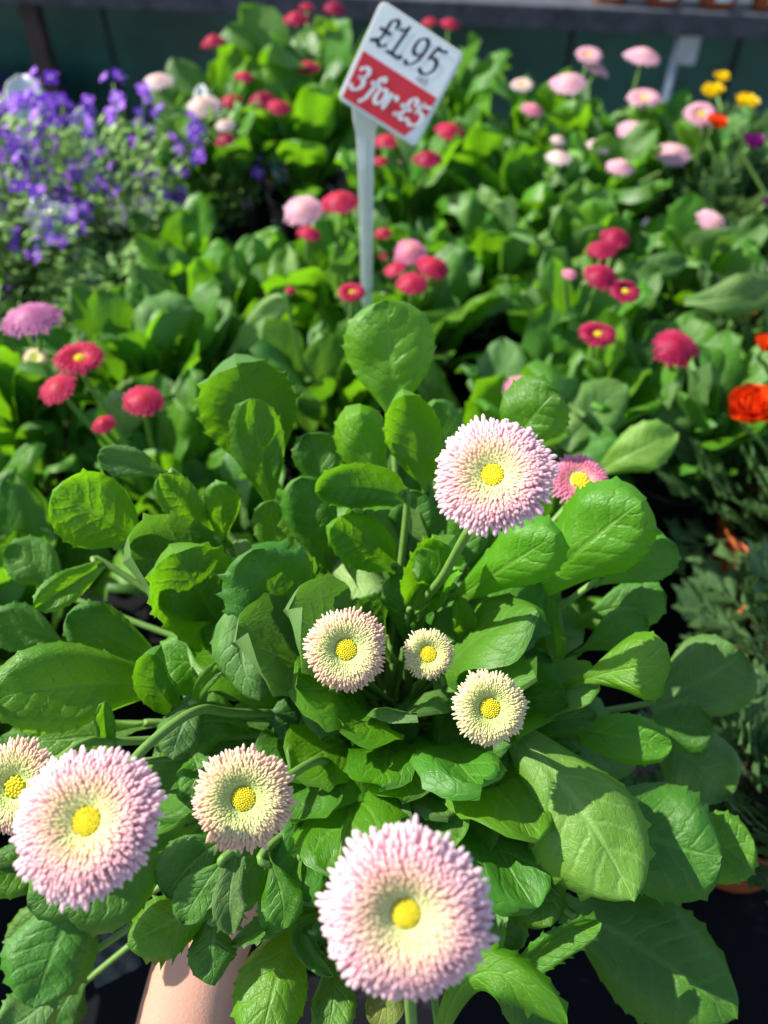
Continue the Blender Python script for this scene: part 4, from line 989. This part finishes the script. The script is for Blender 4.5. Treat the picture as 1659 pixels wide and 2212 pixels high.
 ((230, 1840, .40), (160, 1900, .385), (60, 1960, .375), 130, dict(m='leaf_deep')),
 ((200, 2010, .41), (110, 2010, .40), (10, 2040, .395), 120, dict(m='leaf')),
 ((120, 1830, .40), (60, 1870, .39), (-30, 1900, .38), 110, dict(m='leaf')),
 ((570, 1840, .335), (605, 1920, .328), (612, 2005, .325), 95, dict(m='leaf', wave=.1)),
 ((500, 1840, .33), (440, 1915, .325), (395, 1995, .322), 100, dict(m='leaf_deep')),
 ((160, 1400, .44), (70, 1365, .43), (-20, 1345, .42), 110, dict(m='leaf_deep')),
 ((150, 1290, .46), (90, 1230, .455), (10, 1190, .45), 110, dict(m='leaf_deep')),
 ((340, 1560, .40), (200, 1590, .39), (60, 1600, .385), 120, dict(m='leaf')),
 ((190, 1680, .415), (100, 1650, .405), (-10, 1600, .40), 120, dict(m='leaf_deep')),
 ((150, 1560, .42), (80, 1520, .415), (-10, 1450, .41), 120, dict(m='leaf')),
 ((210, 2100, .43), (150, 2150, .425), (110, 2240, .42), 110, dict(m='leaf_deep')),
 ((420, 1760, .37), (350, 1820, .36), (290, 1910, .355), 100, dict(m='leaf')),
 ((1350, 1560, .43), (1450, 1570, .425), (1540, 1560, .42), 120, dict(m='leaf_deep')),
 ((1230, 1420, .43), (1320, 1370, .42), (1400, 1340, .415), 100, dict(m='leaf_deep')),
 ((1150, 1650, .40), (1090, 1720, .39), (1040, 1790, .38), 110, dict(m='leaf_deep')),
]
for k, (a, b, c, wd, op) in enumerate(LV):
    op = dict(op); mt = M[op.pop('m', 'leaf')]
    pb = P(*b); hint = (CAM - pb).normalized()
    me = leaf_mesh(P(*a), pb, P(*c), wd / 1660 * b[2], hint, mt, seed=500 + k, **op)
    o = part('leaf', me, hp)
    if mt is M['leaf_yellow']: o['label'] = 'yellowing leaf with dry edge below the nearest flower'
    # leaf stalk running down to the crown
    p0 = P(*a); e = CROWN + (p0 - CROWN) * .08 + V((rnd.uniform(-.008, .008), rnd.uniform(-.008, .008), -.01))
    T0 = (pb - p0).normalized()
    sp = spline([e, e.lerp(p0, .55) + V((0, 0, -.006)), p0, p0 + T0 * .006], 5)
    mb = MB(); mb.tube(sp, [.0022 - .0006 * i / len(sp) for i in range(len(sp))], 6)
    sub('stalk', mb.mesh('stalk', M['stem']), o)
for k in range(84):                                        # lower and inner leaves of the rosette
    x = (k + .5) / 84; r = random.Random(700 + k); el = 66 - 66 * x + r.uniform(-10, 10); L = r.uniform(.085, .135); az = k * 2.39996
    m = (Matrix.Translation(CROWN - WL[hp.name] + V((-math.sin(az) * .012, math.cos(az) * .012, -.012))) @ Matrix.Rotation(az, 4, 'Z') @ Matrix.Rotation(R(el), 4, 'X')
         @ Matrix.Rotation(R(r.uniform(-25, 25)), 4, 'Y') @ Matrix.Diagonal((L * 1.1, L, L, 1)))
    sub('leaf', SHAPES[r.choice((1, 5, 9, 13, 0, 4, 8))], hp, m)
# flowers: centre (x, y, d), diameter px, tilt in view, palette, petals, outer singles, options, stem path
HF = [
 ((877, 1962, .232), 380, (-.05, .08, 1), 'pink', 1050, 60, 'largest pink pompom with white tips, nearest the camera', dict(disc=.165, inner=.18), [(884, 2130, .262), (892, 2230, .31), (870, 1900, .40)]),
 ((195, 1776, .258), 332, (-.06, .52, 1), 'pink', 1000, 56, 'pink pompom at the lower left with oval yellow centre', dict(disc=.185, inner=.2), [(262, 1682, .29), (330, 1600, .31), (430, 1534, .335), (530, 1540, .37)]),
 ((1066, 1030, .296), 268, (-.28, .26, 1), 'pink', 1000, 56, 'pink pompom standing highest on the right', dict(disc=.185, inner=.2), [(1010, 1150, .325), (960, 1240, .36), (905, 1330, .40)]),
 ((748, 1402, .335), 182, (.0, .12, 1), 'peach', 880, 40, 'small round peach flower left of two cream ones', dict(disc=.25, inner=.28), [(760, 1440, .37)]),
 ((925, 1412, .345), 114, (-.05, .1, 1), 'cream', 560, 30, 'smallest cream flower in the middle', dict(disc=.31, inner=.34), [(920, 1450, .38)]),
 ((1056, 1528, .325), 166, (.05, .14, 1), 'cream', 800, 36, 'cream flower at the base of the broad bright leaf', dict(disc=.26, inner=.29), [(1010, 1560, .37)]),
 ((527, 1722, .296), 224, (.08, .16, 1), 'peach', 920, 42, 'peach flower between the two lower pink pompoms', dict(disc=.23, inner=.25), [(600, 1690, .325), (680, 1645, .35), (740, 1640, .38)]),
 ((40, 1698, .305), 208, (-.1, .2, 1), 'peach', 800, 0, 'peach flower cut by the left edge behind the pink pompom', dict(disc=.22, inner=.25), [(130, 1640, .325), (190, 1604, .34), (300, 1600, .37)]),
 ((1250, 1042, .43), 142, (.05, .5, 1), 'rose', 260, 0, 'deep pink flower half hidden behind the highest pompom', dict(disc=.28, inner=.3, cupz=.2), [(1220, 1100, .44)]),
]
for k, (c, px, nv_, pal, n, outer, lab, op, path) in enumerate(HF):
    p = P(*c); Rd = px / 1660 * c[2] / 2; nrm = cdir(*nv_)
    flower(hp, p, nrm, Rd, pal, n, 60 + k, outer, label=lab, **op)
    b = p - nrm * Rd * .38
    stem(hp, [CROWN + V((rnd.uniform(-.01, .01), rnd.uniform(-.01, .01), -.01))] + [P(*q) for q in path[::-1]] + [b - nrm * .004, b + nrm * .001], .0021, .0020, n=10)

# ------------------------------------------------------------------ the hand that holds it
def skin_object():
    C = V((POTC.x, POTC.y, 0)); z0 = POTC.z - HPH * .86
    vs, es, rs = [], [], []
    def add(p, r, par=None):
        vs.append(V(p)); rs.append(r)
        if par is not None: es.append((par, len(vs) - 1))
        return len(vs) - 1
    wrist = P(402, 2075, .425)
    palm = V((C.x - .058, C.y - .030, z0 + .042))
    w0 = add(wrist, (.029, .024))
    f1 = add(P(395, 2290, .415), (.031, .027), w0)
    f2 = add(P(392, 2290, .415) + V((.0, -.10, -.01)), (.036, .033), f1)
    f3 = add(P(392, 2290, .415) + V((-.01, -.22, -.02)), (.040, .038), f2)
    pm = add(wrist.lerp(palm, .55), (.028, .022), w0)
    p1 = add(palm, (.030, .020), pm)
    for k in range(4):
        z = z0 + .066 - k * .0185; rr_ = .050 * (.75 + .25 * (z - z0) / HPH) + .007; prev = p1; rad = .0085 - .0006 * k
        for i, a in enumerate((188, 160, 132, 104 - 6 * (k == 3), 80)):
            r_ = rr_ + (.005 if i == 0 else 0)
            prev = add(V((C.x + r_ * math.cos(R(a)), C.y + r_ * math.sin(R(a)), z)), (rad * (1 - .05 * i),) * 2, prev)
    prev = pm
    for i, (a, z, rad) in enumerate(((226, .040, .0125), (250, .052, .0105), (276, .058, .0095), (298, .060, .0082))):
        prev = add(V((C.x + .060 * math.cos(R(a)), C.y + .060 * math.sin(R(a)), z0 + z)), (rad, rad), prev)
    me = bpy.data.meshes.new('person'); me.from_pydata([tuple(v) for v in vs], es, [])
    tmp = bpy.data.objects.new('person_tmp', me); COL.objects.link(tmp)
    tmp.modifiers.new('skin', 'SKIN'); sv = me.skin_vertices[0].data
    for i, r in enumerate(rs): sv[i].radius = r
    sv[w0].use_root = True
    ss = tmp.modifiers.new('sub', 'SUBSURF'); ss.levels = 2; ss.render_levels = 2
    bpy.context.view_layer.update(); dg = bpy.context.evaluated_depsgraph_get()
    out = bpy.data.meshes.new_from_object(tmp.evaluated_get(dg)); bpy.data.objects.remove(tmp)
    out.materials.clear(); out.materials.append(M['skin']); out.polygons.foreach_set('use_smooth', [True] * len(out.polygons))
    o = link('person', out); o['label'] = 'bare forearm and hand gripping the pot under the held daisy'; o['category'] = 'person'
    return o
skin_object()
